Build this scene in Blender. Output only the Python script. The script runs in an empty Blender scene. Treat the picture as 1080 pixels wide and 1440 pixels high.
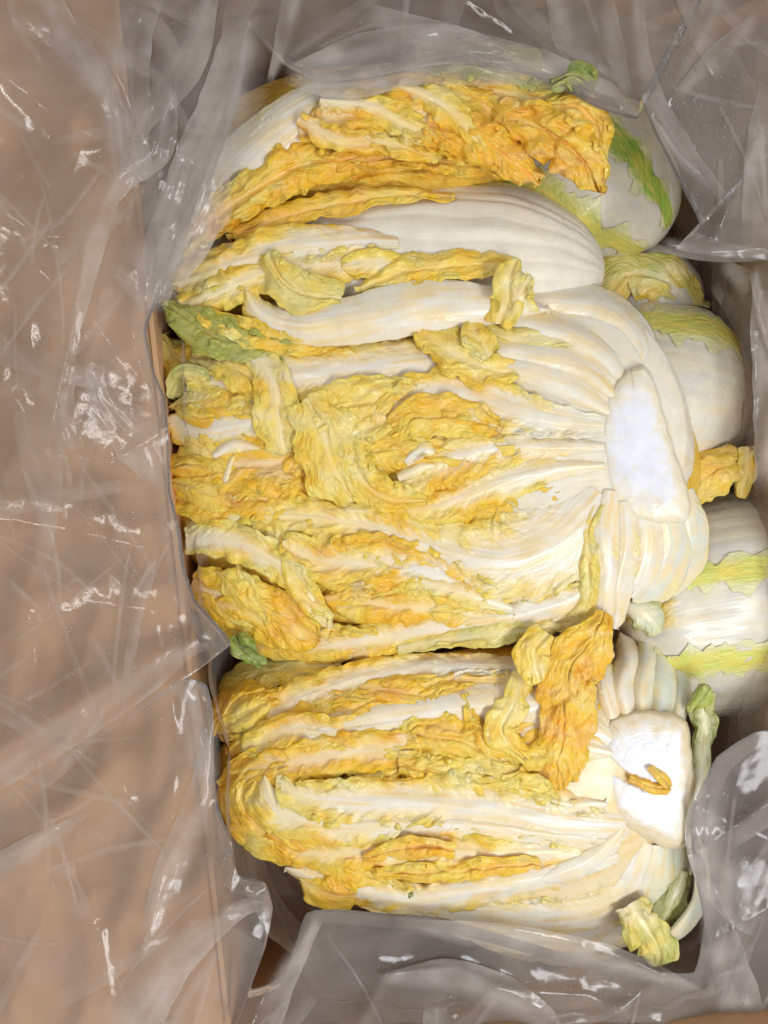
import bpy, math, random
import numpy as np
from mathutils import Vector

# ------------------------------------------------------------------ camera, world, lights
K = 0.45/1080.0            # metres per photo pixel on the plane z = 0
H = 1200.0                 # camera height in those units
sc = bpy.context.scene
col = sc.collection
cam_d = bpy.data.cameras.new('camera'); cam = bpy.data.objects.new('camera', cam_d); col.objects.link(cam)
cam.location = (0, 0, H*K); cam.rotation_euler = (0, 0, 0)
cam_d.sensor_fit = 'HORIZONTAL'; cam_d.sensor_width = 36.0; cam_d.lens = 36.0*H/1080.0
cam_d.clip_start = 0.01; cam_d.clip_end = 50.0
sc.camera = cam
w = bpy.data.worlds.new('World'); sc.world = w; w.use_nodes = True
w.node_tree.nodes['Background'].inputs['Color'].default_value = (0.97, 0.96, 1.0, 1)
w.node_tree.nodes['Background'].inputs['Strength'].default_value = 0.47
def area(name, loc, target, sx, sy, power, colr):
    d = bpy.data.lights.new(name, 'AREA'); d.shape = 'RECTANGLE'; d.size = sx; d.size_y = sy
    d.energy = power; d.color = colr
    o = bpy.data.objects.new(name, d); col.objects.link(o); o.location = loc
    o.rotation_euler = (Vector(target)-Vector(loc)).to_track_quat('-Z', 'Y').to_euler()
    return o
area('ceiling_tube_lamp', (0.66, -0.55, 1.1), (0.02, -0.05, 0), 0.9, 0.3, 12.4, (0.95, 0.97, 1.0))
area('ceiling_tube_lamp', (-0.75, 0.40, 1.9), (0, 0, 0), 0.06, 0.6, 5.0, (1.0, 0.97, 0.94))
sc.view_settings.view_transform = 'Standard'; sc.view_settings.look = 'None'
sc.view_settings.exposure = 0.0; sc.view_settings.gamma = 1.0
cy = sc.cycles
cy.transparent_max_bounces = 32; cy.max_bounces = 10; cy.transmission_bounces = 6
cy.use_denoising = True; cy.caustics_reflective = False; cy.caustics_refractive = False

# ------------------------------------------------------------------ numpy noise
_r = np.random.RandomState(7)
_perm = _r.permutation(4096); _ang = _r.rand(4096)*2*np.pi
_gx = np.cos(_ang); _gy = np.sin(_ang); _jx = _r.rand(4096); _jy = _r.rand(4096)
def _h(i, j, s):
    return _perm[(_perm[(i + 57*s) & 4095] + j*3 + s*131) & 4095]
def pn(x, y, s=0):
    x = np.asarray(x, float); y = np.asarray(y, float)
    i = np.floor(x).astype(np.int64); j = np.floor(y).astype(np.int64)
    fx = x-i; fy = y-j
    u = fx*fx*fx*(fx*(fx*6-15)+10); v = fy*fy*fy*(fy*(fy*6-15)+10)
    def g(a, b):
        k = _h(i+a, j+b, s); return _gx[k]*(fx-a)+_gy[k]*(fy-b)
    return 1.5*((g(0,0)*(1-u)+g(1,0)*u)*(1-v)+(g(0,1)*(1-u)+g(1,1)*u)*v)
def fbm(x, y, o=3, s=0):
    r = 0; a = 1.0
    for k in range(o): r = r + a*pn(x*2**k, y*2**k, s+k*7); a *= .5
    return r
def ridged(x, y, s=0): return 1-2*np.abs(pn(x, y, s))
def worley(x, y, s=0):
    i = np.floor(x).astype(np.int64); j = np.floor(y).astype(np.int64)
    F1 = np.full(x.shape, 9.0); F2 = np.full(x.shape, 9.0)
    for a in (-1,0,1):
        for b in (-1,0,1):
            k = _h(i+a, j+b, s)
            d = (i+a+_jx[k]-x)**2+(j+b+_jy[k]-y)**2
            F2 = np.minimum(F2, np.maximum(d, F1)); F1 = np.minimum(F1, d)
    return np.sqrt(F1), np.sqrt(F2)
def ss(a, b, x):
    t = np.clip((x-a)/(b-a+1e-9), 0, 1); return t*t*(3-2*t)
def mixc(a, b, t):
    return a*(1-t[..., None]) + b*t[..., None]

def to_world(px, py, z):
    f = (H - z)/H
    return np.stack([(px-540.0)*K*f, (720.0-py)*K*f, z*K], -1)

# ------------------------------------------------------------------ mesh helpers
TRIS = [0]
def grid_mesh(name, V, C=None, UV=None, mat=None, parent=None, wrap=False, smooth=True):
    n, m = V.shape[:2]
    me = bpy.data.meshes.new(name)
    idx = np.arange(n*m).reshape(n, m)
    a = idx[:-1, :-1]; b = idx[1:, :-1]; c = idx[1:, 1:]; d = idx[:-1, 1:]
    F = np.stack([a, b, c, d], -1).reshape(-1, 4)
    if wrap:
        F = np.concatenate([F, np.stack([idx[:-1, -1], idx[1:, -1], idx[1:, 0], idx[:-1, 0]], -1)])
    raw_mesh(me, V.reshape(-1, 3), F, None if C is None else C.reshape(-1, 4), None if UV is None else UV.reshape(-1, 2), smooth)
    o = bpy.data.objects.new(name, me); col.objects.link(o)
    if mat: me.materials.append(mat)
    if C is None:
        at = me.color_attributes.new('Col', 'FLOAT_COLOR', 'POINT'); at.data.foreach_set('color', np.ones(len(me.vertices)*4, np.float32))
    if parent: o.parent = parent
    return o
def raw_mesh(me, V, F, C, UV, smooth=True):
    nf, k = F.shape
    me.vertices.add(len(V)); me.vertices.foreach_set('co', V.astype(np.float32).ravel())
    me.loops.add(nf*k); me.loops.foreach_set('vertex_index', F.astype(np.int32).ravel())
    me.polygons.add(nf); me.polygons.foreach_set('loop_start', np.arange(0, nf*k, k, dtype=np.int32))
    me.polygons.foreach_set('loop_total', np.full(nf, k, np.int32))
    me.polygons.foreach_set('use_smooth', np.full(nf, smooth))
    me.update(calc_edges=True)
    if C is not None:
        at = me.color_attributes.new('Col', 'FLOAT_COLOR', 'POINT'); at.data.foreach_set('color', C.astype(np.float32).ravel())
    if UV is not None:
        ul = me.uv_layers.new(name='UVMap'); ul.data.foreach_set('uv', UV[F.ravel()].astype(np.float32).ravel())
    TRIS[0] += nf*(k-2)
def thing(name, label, cat, at=(540, 720, 0), group=None):
    o = bpy.data.objects.new(name, None); col.objects.link(o)
    o.empty_display_size = 0.02
    o['label'] = label; o['category'] = cat
    if group: o['group'] = group
    return o
def tag(o, label, cat, group=None, kind=None):
    if label: o['label'] = label
    if cat: o['category'] = cat
    if group: o['group'] = group
    if kind: o['kind'] = kind
    return o

def spline(P, n):
    """Catmull-Rom through rows of P, n samples roughly even in arc length."""
    P = np.asarray(P, float)
    Q = np.vstack([2*P[0]-P[1], P, 2*P[-1]-P[-2]])
    out = []
    for i in range(len(P)-1):
        t = np.linspace(0, 1, 24, endpoint=False)[:, None]
        p0, p1, p2, p3 = Q[i], Q[i+1], Q[i+2], Q[i+3]
        out.append(.5*((2*p1)+(-p0+p2)*t+(2*p0-5*p1+4*p2-p3)*t*t+(-p0+3*p1-3*p2+p3)*t**3))
    out.append(P[-1:]); S = np.vstack(out)
    L = np.concatenate([[0], np.cumsum(np.linalg.norm(np.diff(S[:, :3], axis=0), axis=1))])
    q = np.linspace(0, L[-1], n)
    return np.stack([np.interp(q, L, S[:, k]) for k in range(S.shape[1])], -1), L[-1]

# ------------------------------------------------------------------ materials
def nodes_mat(name):
    m = bpy.data.materials.new(name); m.use_nodes = True
    nt = m.node_tree; nt.nodes.clear()
    return m, nt, nt.nodes, nt.links
def leaf_material():
    m, nt, N, L = nodes_mat('cabbage_leaf')
    out = N.new('ShaderNodeOutputMaterial'); p = N.new('ShaderNodeBsdfPrincipled')
    at = N.new('ShaderNodeAttribute'); at.attribute_name = 'Col'
    uv = N.new('ShaderNodeUVMap'); tc = N.new('ShaderNodeTexCoord')
    # colour variation
    n1 = N.new('ShaderNodeTexNoise'); n1.inputs['Scale'].default_value = 90; n1.inputs['Detail'].default_value = 6
    L.new(tc.outputs['Object'], n1.inputs['Vector'])
    mr = N.new('ShaderNodeMapRange'); mr.inputs[1].default_value = .3; mr.inputs[2].default_value = .7; mr.inputs[3].default_value = .94; mr.inputs[4].default_value = 1.04
    L.new(n1.outputs[0], mr.inputs[0])
    # fine net of veins (cells stretched along the leaf)
    mp = N.new('ShaderNodeMapping'); mp.inputs['Scale'].default_value = (0.055, 0.085, 1)
    L.new(uv.outputs[0], mp.inputs[0])
    wn = N.new('ShaderNodeTexNoise'); wn.inputs['Scale'].default_value = 1.2; wn.inputs['Detail'].default_value = 3
    L.new(mp.outputs[0], wn.inputs['Vector'])
    va = N.new('ShaderNodeVectorMath'); va.operation = 'MULTIPLY_ADD'; va.inputs[1].default_value = (1.5, 1.5, 0)
    L.new(wn.outputs['Color'], va.inputs[0]); L.new(mp.outputs[0], va.inputs[2])
    vo = N.new('ShaderNodeTexVoronoi'); vo.feature = 'DISTANCE_TO_EDGE'; vo.inputs['Scale'].default_value = 1.0
    L.new(va.outputs[0], vo.inputs['Vector'])
    vr = N.new('ShaderNodeMapRange'); vr.inputs[1].default_value = 0; vr.inputs[2].default_value = .35; vr.inputs[3].default_value = 0; vr.inputs[4].default_value = 1
    vr.interpolation_type = 'SMOOTHSTEP'
    L.new(vo.outputs['Distance'], vr.inputs[0])
    fn = N.new('ShaderNodeTexNoise'); fn.inputs['Scale'].default_value = 420; fn.inputs['Detail'].default_value = 4
    L.new(tc.outputs['Object'], fn.inputs['Vector'])
    # long fibres on ribs
    mp2 = N.new('ShaderNodeMapping'); mp2.inputs['Scale'].default_value = (0.012, 0.32, 1); L.new(uv.outputs[0], mp2.inputs[0])
    fb = N.new('ShaderNodeTexNoise'); fb.inputs['Scale'].default_value = 1.0; fb.inputs['Detail'].default_value = 3; L.new(mp2.outputs[0], fb.inputs['Vector'])
    mp3 = N.new('ShaderNodeMapping'); mp3.inputs['Scale'].default_value = (0.075, 0.24, 1); L.new(uv.outputs[0], mp3.inputs[0])
    wr = N.new('ShaderNodeTexNoise'); wr.inputs['Scale'].default_value = 1.0; wr.inputs['Detail'].default_value = 5; wr.inputs['Roughness'].default_value = .6; wr.inputs['Distortion'].default_value = .9; L.new(mp3.outputs[0], wr.inputs['Vector'])
    wa = N.new('ShaderNodeMath'); wa.operation = 'MULTIPLY_ADD'; wa.inputs[1].default_value = 1.9; L.new(wr.outputs[0], wa.inputs[0]); L.new(vr.outputs[0], wa.inputs[2])
    mul = N.new('ShaderNodeMath'); mul.operation = 'MULTIPLY'; L.new(wa.outputs[0], mul.inputs[0]); L.new(at.outputs['Alpha'], mul.inputs[1])
    fm = N.new('ShaderNodeMath'); fm.operation = 'MULTIPLY_ADD'; fm.inputs[1].default_value = .35; L.new(fb.outputs[0], fm.inputs[0]); L.new(mul.outputs[0], fm.inputs[2])
    f2 = N.new('ShaderNodeMath'); f2.operation = 'MULTIPLY_ADD'; f2.inputs[1].default_value = .22; L.new(fn.outputs[0], f2.inputs[0]); L.new(fm.outputs[0], f2.inputs[2])
    bp = N.new('ShaderNodeBump'); bp.inputs['Strength'].default_value = .7; bp.inputs['Distance'].default_value = .0009
    L.new(f2.outputs[0], bp.inputs['Height'])
    # base colour: pigment * variation, veins slightly paler
    vm = N.new('ShaderNodeVectorMath'); vm.operation = 'SCALE'; L.new(at.outputs['Color'], vm.inputs[0]); L.new(mr.outputs[0], vm.inputs['Scale'])
    pale = N.new('ShaderNodeMix'); pale.data_type = 'RGBA'; pale.inputs[7].default_value = (.84, .70, .36, 1)
    pf = N.new('ShaderNodeMath'); pf.operation = 'MULTIPLY_ADD'; pf.inputs[1].default_value = -.13; pf.inputs[2].default_value = .13
    L.new(vr.outputs[0], pf.inputs[0])
    pf2 = N.new('ShaderNodeMath'); pf2.operation = 'MULTIPLY'; L.new(pf.outputs[0], pf2.inputs[0]); L.new(at.outputs['Alpha'], pf2.inputs[1])
    L.new(pf2.outputs[0], pale.inputs[0]); L.new(vm.outputs[0], pale.inputs[6])
    L.new(pale.outputs[2], p.inputs['Base Color'])
    rr = N.new('ShaderNodeMapRange'); rr.inputs[1].default_value = .35; rr.inputs[2].default_value = .65; rr.inputs[3].default_value = .17; rr.inputs[4].default_value = .4
    L.new(n1.outputs[0], rr.inputs[0]); L.new(rr.outputs[0], p.inputs['Roughness'])
    p.inputs['Subsurface Weight'].default_value = .5
    p.inputs['Subsurface Radius'].default_value = (1.0, .92, .74); p.inputs['Subsurface Scale'].default_value = .0024
    p.inputs['Specular IOR Level'].default_value = .38; p.inputs['Coat Weight'].default_value = .16; p.inputs['Coat Roughness'].default_value = .05
    L.new(bp.outputs[0], p.inputs['Normal']); L.new(p.outputs[0], out.inputs[0])
    return m
LEAF = leaf_material()
def film_material(name, haze=.26, edge=.32, tint=(.975, .965, .955)):
    m, nt, N, L = nodes_mat(name)
    out = N.new('ShaderNodeOutputMaterial')
    tr = N.new('ShaderNodeBsdfTransparent'); tr.inputs[0].default_value = (*tint, 1)
    df = N.new('ShaderNodeBsdfDiffuse'); df.inputs[0].default_value = (.90, .83, .77, 1)
    tl = N.new('ShaderNodeBsdfTranslucent'); tl.inputs[0].default_value = (.90, .83, .77, 1)
    gl = N.new('ShaderNodeBsdfGlossy'); gl.inputs['Roughness'].default_value = .13
    tc = N.new('ShaderNodeTexCoord')
    n1 = N.new('ShaderNodeTexNoise'); n1.inputs['Scale'].default_value = 26; n1.inputs['Detail'].default_value = 7; n1.inputs['Roughness'].default_value = .62
    L.new(tc.outputs['Object'], n1.inputs['Vector'])
    n2 = N.new('ShaderNodeTexNoise'); n2.inputs['Scale'].default_value = 230; n2.inputs['Detail'].default_value = 4
    L.new(tc.outputs['Object'], n2.inputs['Vector'])
    ad = N.new('ShaderNodeMath'); ad.operation = 'MULTIPLY_ADD'; ad.inputs[1].default_value = .16; L.new(n2.outputs[0], ad.inputs[0]); L.new(n1.outputs[0], ad.inputs[2])
    bp = N.new('ShaderNodeBump'); bp.inputs['Strength'].default_value = .2; bp.inputs['Distance'].default_value = .002; L.new(ad.outputs[0], bp.inputs['Height'])
    for s in (df, tl, gl): L.new(bp.outputs[0], s.inputs['Normal'])
    m1 = N.new('ShaderNodeMixShader'); m1.inputs[0].default_value = .45; L.new(df.outputs[0], m1.inputs[1]); L.new(tl.outputs[0], m1.inputs[2])
    lw = N.new('ShaderNodeLayerWeight'); lw.inputs[0].default_value = .35
    L.new(bp.outputs[0], lw.inputs['Normal'])
    # drawn streaks in the film
    mpf = N.new('ShaderNodeMapping'); mpf.inputs['Scale'].default_value = (14, 75, 30); mpf.inputs['Rotation'].default_value = (0, 0, 1.1)
    L.new(tc.outputs['Object'], mpf.inputs[0])
    nst = N.new('ShaderNodeTexNoise'); nst.inputs['Scale'].default_value = 1.0; nst.inputs['Detail'].default_value = 5; nst.inputs['Distortion'].default_value = 1.2
    L.new(mpf.outputs[0], nst.inputs['Vector'])
    nmx = N.new('ShaderNodeMath'); nmx.operation = 'MULTIPLY_ADD'; nmx.inputs[1].default_value = .22; L.new(nst.outputs[0], nmx.inputs[0])
    nsb = N.new('ShaderNodeMath'); nsb.operation = 'SUBTRACT'; nsb.inputs[1].default_value = .11; L.new(n1.outputs[0], nsb.inputs[0]); L.new(nsb.outputs[0], nmx.inputs[2])
    # denser film where seen edge on, milky patches
    mr = N.new('ShaderNodeMapRange'); mr.inputs[1].default_value = .3; mr.inputs[2].default_value = .75; mr.inputs[3].default_value = haze*.6; mr.inputs[4].default_value = haze*1.55
    L.new(nmx.outputs[0], mr.inputs[0])
    fa = N.new('ShaderNodeMath'); fa.operation = 'MULTIPLY_ADD'; fa.inputs[1].default_value = edge; fa.use_clamp = True
    L.new(lw.outputs['Facing'], fa.inputs[0]); L.new(mr.outputs[0], fa.inputs[2])
    m2 = N.new('ShaderNodeMixShader'); L.new(fa.outputs[0], m2.inputs[0]); L.new(tr.outputs[0], m2.inputs[1]); L.new(m1.outputs[0], m2.inputs[2])
    fr = N.new('ShaderNodeFresnel'); fr.inputs[0].default_value = 1.5; L.new(bp.outputs[0], fr.inputs['Normal'])
    fg = N.new('ShaderNodeMath'); fg.operation = 'MULTIPLY'; fg.inputs[1].default_value = .9; fg.use_clamp = True; L.new(fr.outputs[0], fg.inputs[0])
    m3 = N.new('ShaderNodeMixShader'); L.new(fg.outputs[0], m3.inputs[0]); L.new(m2.outputs[0], m3.inputs[1]); L.new(gl.outputs[0], m3.inputs[2])
    ca = N.new('ShaderNodeAttribute'); ca.attribute_name = 'Col'; t0 = N.new('ShaderNodeBsdfTransparent')
    m4 = N.new('ShaderNodeMixShader'); L.new(ca.outputs['Alpha'], m4.inputs[0]); L.new(t0.outputs[0], m4.inputs[1]); L.new(m3.outputs[0], m4.inputs[2])
    L.new(m4.outputs[0], out.inputs[0])
    return m
FILM = film_material('bag_film', .17); FILM2 = film_material('bag_film_folded', .42); FILM3 = film_material('bag_film_lining', .15, .3)
def cardboard_material():
    m, nt, N, L = nodes_mat('cardboard')
    out = N.new('ShaderNodeOutputMaterial'); p = N.new('ShaderNodeBsdfPrincipled'); tc = N.new('ShaderNodeTexCoord')
    n1 = N.new('ShaderNodeTexNoise'); n1.inputs['Scale'].default_value = 5; n1.inputs['Detail'].default_value = 5
    n2 = N.new('ShaderNodeTexNoise'); n2.inputs['Scale'].default_value = 300; n2.inputs['Detail'].default_value = 3
    L.new(tc.outputs['Object'], n1.inputs['Vector']); L.new(tc.outputs['Object'], n2.inputs['Vector'])
    r = N.new('ShaderNodeValToRGB'); r.color_ramp.elements[0].position = .3; r.color_ramp.elements[0].color = (.66, .38, .185, 1)
    r.color_ramp.elements[1].position = .7; r.color_ramp.elements[1].color = (.72, .44, .23, 1)
    L.new(n1.outputs[0], r.inputs[0]); L.new(r.outputs[0], p.inputs['Base Color']); p.inputs['Roughness'].default_value = .85
    bp = N.new('ShaderNodeBump'); bp.inputs['Strength'].default_value = .25; bp.inputs['Distance'].default_value = .0006
    L.new(n2.outputs[0], bp.inputs['Height']); L.new(bp.outputs[0], p.inputs['Normal']); L.new(p.outputs[0], out.inputs[0])
    return m
CARD = cardboard_material()
def water_material():
    m, nt, N, L = nodes_mat('water')
    out = N.new('ShaderNodeOutputMaterial'); tr = N.new('ShaderNodeBsdfTransparent'); gl = N.new('ShaderNodeBsdfGlossy'); gl.inputs['Roughness'].default_value = .05
    df = N.new('ShaderNodeBsdfDiffuse'); df.inputs[0].default_value = (.8, .8, .8, 1)
    m1 = N.new('ShaderNodeMixShader'); m1.inputs[0].default_value = .22; L.new(tr.outputs[0], m1.inputs[1]); L.new(df.outputs[0], m1.inputs[2])
    fr = N.new('ShaderNodeFresnel'); fr.inputs[0].default_value = 1.6
    m2 = N.new('ShaderNodeMixShader'); L.new(fr.outputs[0], m2.inputs[0]); L.new(m1.outputs[0], m2.inputs[1]); L.new(gl.outputs[0], m2.inputs[2])
    L.new(m2.outputs[0], out.inputs[0]); return m
WATER = water_material()

# ------------------------------------------------------------------ pigments (linear)
WHITE = np.array([.85, .80, .68]); CREAM = np.array([.88, .73, .44]); PALE = np.array([.95, .69, .10])
GOLD = np.array([.95, .56, .02]); ORNG = np.array([.92, .44, .015]); LEMON = np.array([.93, .77, .28]); LIME = np.array([.50, .52, .13])
GREEN = np.array([.16, .27, .035]); LGREEN = np.array([.55, .62, .33]); COOL = np.array([.86, .87, .90])

MOUND = {}; BIAS = {}
def dome(cx, cy_, a, b, top, fall):
    def f(x, y):
        q = (np.abs(x-cx)/a)**2.6+(np.abs(y-cy_)/b)**2.6
        return np.maximum(top-fall*q**1.7, -170)
    return f
_seed = [11]
def leaf(parent, pts, wid, rib=(16, 4), ribpos=0.0, ribh=6, crinkle=1.0, ruffle=6, pleat=5, cup=None, roll=0,
         warm=.5, green=0.0, lime=0.0, fringe=1.0, name='leaf', seed=None, step=2.2, thick=4, tip=.07, base=.0,
         ribcol=None, label=None, warp=5, bladecol=None, lump=6, notch=.0, free=False):
    """A leaf as a sheet swept along a spine of (px, py, height); wid = half widths along it, or (left, right) pairs."""
    if seed is None: _seed[0] += 13; seed = _seed[0] % 997
    if crinkle <= .35:
        fringe = fringe*.3; ribh = ribh*(.9 if name == 'leaf' else .8); wf = 1.3 if name == 'leaf' and parent in MOUND else 1.0; wid = [(a*wf if np.isscalar(a) else (a[0]*wf, a[1]*wf)) for a in wid]; ruffle = min(ruffle, 1.5)
        rib = tuple(r*1.5 for r in rib)
        if cup is None: cup = 14
    if parent in BIAS and parent not in MOUND: ruffle *= 1.8; lump *= 1.8; pleat *= 1.5
    crinkle = crinkle*.55; pleat = pleat*.58; lump = lump*.45; ruffle = ruffle*.6; thick = thick*.55; ribh = ribh*.7
    wid = np.array([(a, a) if np.isscalar(a) else a for a in wid], float)
    P0 = np.asarray(pts, float)
    L0 = np.sum(np.linalg.norm(np.diff(P0, axis=0), axis=1))
    n = max(12, int(L0/step)); S, Ln = spline(P0, n)
    mw = wid.max(); m = max(9, int(2*mw/step))
    s = np.linspace(0, 1, n)
    wl = np.interp(s, np.linspace(0, 1, len(wid)), wid[:, 0]); wr = np.interp(s, np.linspace(0, 1, len(wid)), wid[:, 1])
    tf = np.sqrt(np.clip((1-s)/max(tip, 1e-3), 0, 1)); tf = np.minimum(tf, 1)
    if base > 0: tf = tf*np.sqrt(np.clip(s/base, 0, 1))
    tf = np.maximum(tf, .03); wl = wl*tf; wr = wr*tf
    T = np.gradient(S, axis=0); T /= np.linalg.norm(T, axis=1)[:, None]+1e-9
    up = np.array([0, 0, 1.0]); side = np.cross(T, up); side /= np.linalg.norm(side, axis=1)[:, None]+1e-9
    nor = np.cross(side, T)
    rl = np.radians(np.interp(s, np.linspace(0, 1, 2 if np.isscalar(roll) else len(roll)), [roll, roll] if np.isscalar(roll) else roll))
    side2 = side*np.cos(rl)[:, None]+nor*np.sin(rl)[:, None]; nor2 = nor*np.cos(rl)[:, None]-side*np.sin(rl)[:, None]
    t = np.linspace(-1, 1, m)
    tt, s2 = np.meshgrid(t, s)
    # ragged edge
    u = s2*Ln
    er = 1+.13*fringe*fbm(u/22, np.sign(tt)*3+seed, 3, seed)*np.abs(tt)**2
    if notch: er = er*(1-notch*np.clip(ridged(u/30, np.sign(tt)*5+.5, seed+3)-.35, 0, 1)*np.abs(tt)**2)
    v = np.where(tt < 0, tt*wl[:, None], tt*wr[:, None])*er
    half = np.where(tt < 0, wl[:, None], wr[:, None])
    rw = (np.interp(s, [0, .75, 1], [rib[0], rib[0]*.45+rib[1]*.55, rib[1]]) if len(rib) == 2 else np.interp(s, np.linspace(0, 1, len(rib)), rib))[:, None]
    vr = v-ribpos*np.where(ribpos < 0, wl, wr)[:, None]
    vr = vr+.5*rib[-1]*pn(u/45., u*0+seed*.3, seed+77)+2.5*pn(u/60., u*0+3, seed+78)
    if cup is None: cr = np.random.RandomState(seed).rand(2)
    c = u-np.abs(vr)*1.1                              # side veins leave the rib forward
    vein = pn(c/15.0, np.sign(vr)*4+seed*.37, seed)*.6+pn(c/33., seed*.1, seed+1)
    ribedge = np.maximum(rw*(1+.5*np.clip(vein, -1, 1.3)*ss(0, 30, Ln*s2)), .6)
    fz = .35*fbm(c/7., v/30., 2, seed+81)+.25*fbm(u/50., v/5., 2, seed+82)
    blade = ss(.25, 2.3, np.abs(vr)/ribedge+.7*fz*ss(0, 6, rw))
    # displacement
    xx = S[:, None, 0]+side2[:, None, 0]*v; yy = S[:, None, 1]+side2[:, None, 1]*v
    crinkle = crinkle*(.55+1.35*ss(-.4, .5, fbm(xx/95.+7, yy/60., 2, 211)))*(1.7 if parent in BIAS and parent not in MOUND else 1)
    z = np.zeros_like(v)
    z += np.minimum(ribh, rw*.42)*np.exp(-(vr/np.maximum(rw, 1))**2*1.6)
    F1, F2 = worley(c/21.+.7*pn(u/24, v/20, seed+4), v/14.+seed, seed)
    z += blade*crinkle*3.6*(1-1.3*F1*F1)
    F1, F2 = worley(c/10.+.5*pn(u/14, v/12, seed+14), v/8.+seed, seed+2)
    z += blade*crinkle*1.3*(1-1.2*F1)
    z += blade*pleat*1.15*ridged(v/21.+1.3*pn(u/75, v/60, seed+5), u/80.+seed, seed+6)
    z += crinkle*blade*2.0*ridged(c/11.+1.2*pn(u/30, v/25, seed+91), v/26., seed+92)*ridged(u/16., v/9., seed+93)
    z += lump*blade*fbm(u/55., v/38., 2, seed+8)
    z += lump*.2*fbm(u/110., v/80., 1, seed+18)
    z += ruffle*(.35+.65*blade)*np.abs(tt)**2.5*np.sin(u/ (7.5+2*pn(u/80, tt*0+seed, 3)) + np.sign(tt)*2 + 2*pn(u/30, tt, seed+2))*ss(0, .15, s2)
    if cup is None: z -= np.where(tt < 0, 16*cr[0]-3, 16*cr[1]-3)*np.abs(tt)**2.2
    else: z -= cup*tt*tt
    z += -2.0*(1-blade)*np.clip(ridged(v/6.5, u/200.+seed, seed+12), 0, 1)*.35
    dx = warp*fbm(u/34., v/26., 2, seed+20)*blade; dy = warp*fbm(u/34., v/26., 2, seed+30)*blade
    zz = z
    Pp = S[:, None, :]+side2[:, None, :]*v[..., None]+nor2[:, None, :]*zz[..., None]
    Pp[..., 0] += dx; Pp[..., 1] += dy
    if parent in MOUND and not free: Pp[..., 2] = MOUND[parent](Pp[..., 0], Pp[..., 1])+(S[:, None, 2]-8)*.5+(Pp[..., 2]-S[:, None, 2])
    # colour: patches shared by neighbouring leaves plus a little of each leaf's own
    gx, gy = Pp[..., 0], Pp[..., 1]
    wn = warm-.29+BIAS.get(parent, 0)+.62*fbm(gx/75., gy/48., 3, 301)+.35*fbm(u/38.+seed, v/20., 3, seed+40)+.16*np.abs(tt)-.38*ss(600, 860, gx)
    bc = mixc(np.broadcast_to(LEMON, v.shape+(3,)), np.broadcast_to(PALE, v.shape+(3,)), ss(-.45, .2, wn))
    bc = mixc(bc, np.broadcast_to(GOLD, v.shape+(3,)), ss(.1, .75, wn))
    bc = mixc(bc, np.broadcast_to(ORNG, v.shape+(3,)), ss(.7, 1.3, wn)*.8)
    if bladecol is not None: bc = mixc(bc, np.broadcast_to(np.array(bladecol), v.shape+(3,)), np.full(v.shape, .8))
    if lime: bc = mixc(bc, np.broadcast_to(LIME, v.shape+(3,)), np.clip(lime*(.7+.8*fbm(u/40., v/30., 2, seed+50)), 0, 1))
    if green: bc = mixc(bc, np.broadcast_to(GREEN, v.shape+(3,)), np.clip(green*(.7+.9*fbm(u/35., v/25., 3, seed+60))*ss(.1, .6, np.abs(tt)), 0, 1))
    rc = WHITE if ribcol is None else np.array(ribcol)
    rcol = mixc(np.broadcast_to(rc, v.shape+(3,)), np.broadcast_to(CREAM, v.shape+(3,)), np.clip(.38+.7*fbm(u/70., v/9., 3, seed+70)+.6*fbm(gx/90., gy/30., 2, 377), 0, 1))
    rcol = mixc(rcol, bc3(np.array([.88, .60, .22]), v.shape), .55*ss(.35, .95, fbm(u/120.+seed, v/8., 3, 391)+.6*pn(gx/80., gy/60., 395)))
    thin = np.clip(1-rw/11., 0, .75)*np.ones_like(v)
    rcol = mixc(rcol, bc, thin)
    # pale side veins running into the blade
    sv = np.clip(ridged(c/17.+.5*pn(u/40, v/40, seed), np.sign(vr)*3., seed+33)-.62, 0, 1)*2.2*ss(1, .1, np.abs(vr)/np.maximum(half, 1))
    b2 = blade*(1-.6*np.clip(sv, 0, 1))*(1-.7*ss(.35, .85, fbm(gx/60., gy/26., 3, 351)+.45*ss(620, 860, gx)))
    C = mixc(rcol, bc, b2)
    C = np.concatenate([C, blade[..., None]], -1)
    uvc = np.stack([c, v], -1)
    # edge thickness: fold rims down and inward
    def rim(k, sg):
        e1 = Pp[:, k]-nor2*thick*.5+side2*sg*1.0; e2 = Pp[:, k]-nor2*thick-side2*sg*2.0; e3 = Pp[:, k]-nor2*thick-side2*sg*8.0
        return [e1, e2, e3]
    Lr = rim(0, -1); Rr = rim(-1, 1)
    Pf = np.concatenate([np.stack(Lr[::-1], 1), Pp, np.stack(Rr, 1)], 1)
    Cf = np.concatenate([C[:, :1]]*3+[C]+[C[:, -1:]]*3, 1); Uf = np.concatenate([uvc[:, :1]]*3+[uvc]+[uvc[:, -1:]]*3, 1)
    V = to_world(Pf[..., 0], Pf[..., 1], Pf[..., 2])
    # orient so the normals face up
    V = V[:, ::-1]; Cf = Cf[:, ::-1]; Uf = Uf[:, ::-1]
    a = V[n//2, m//2]; nn = np.cross(V[n//2+1, m//2]-a, V[n//2, m//2+1]-a)
    if nn[2] < 0: V = V[:, ::-1]; Cf = Cf[:, ::-1]; Uf = Uf[:, ::-1]
    o = grid_mesh(name, V, Cf, Uf, LEAF, parent)
    if label: o['label'] = label
    return o

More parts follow.
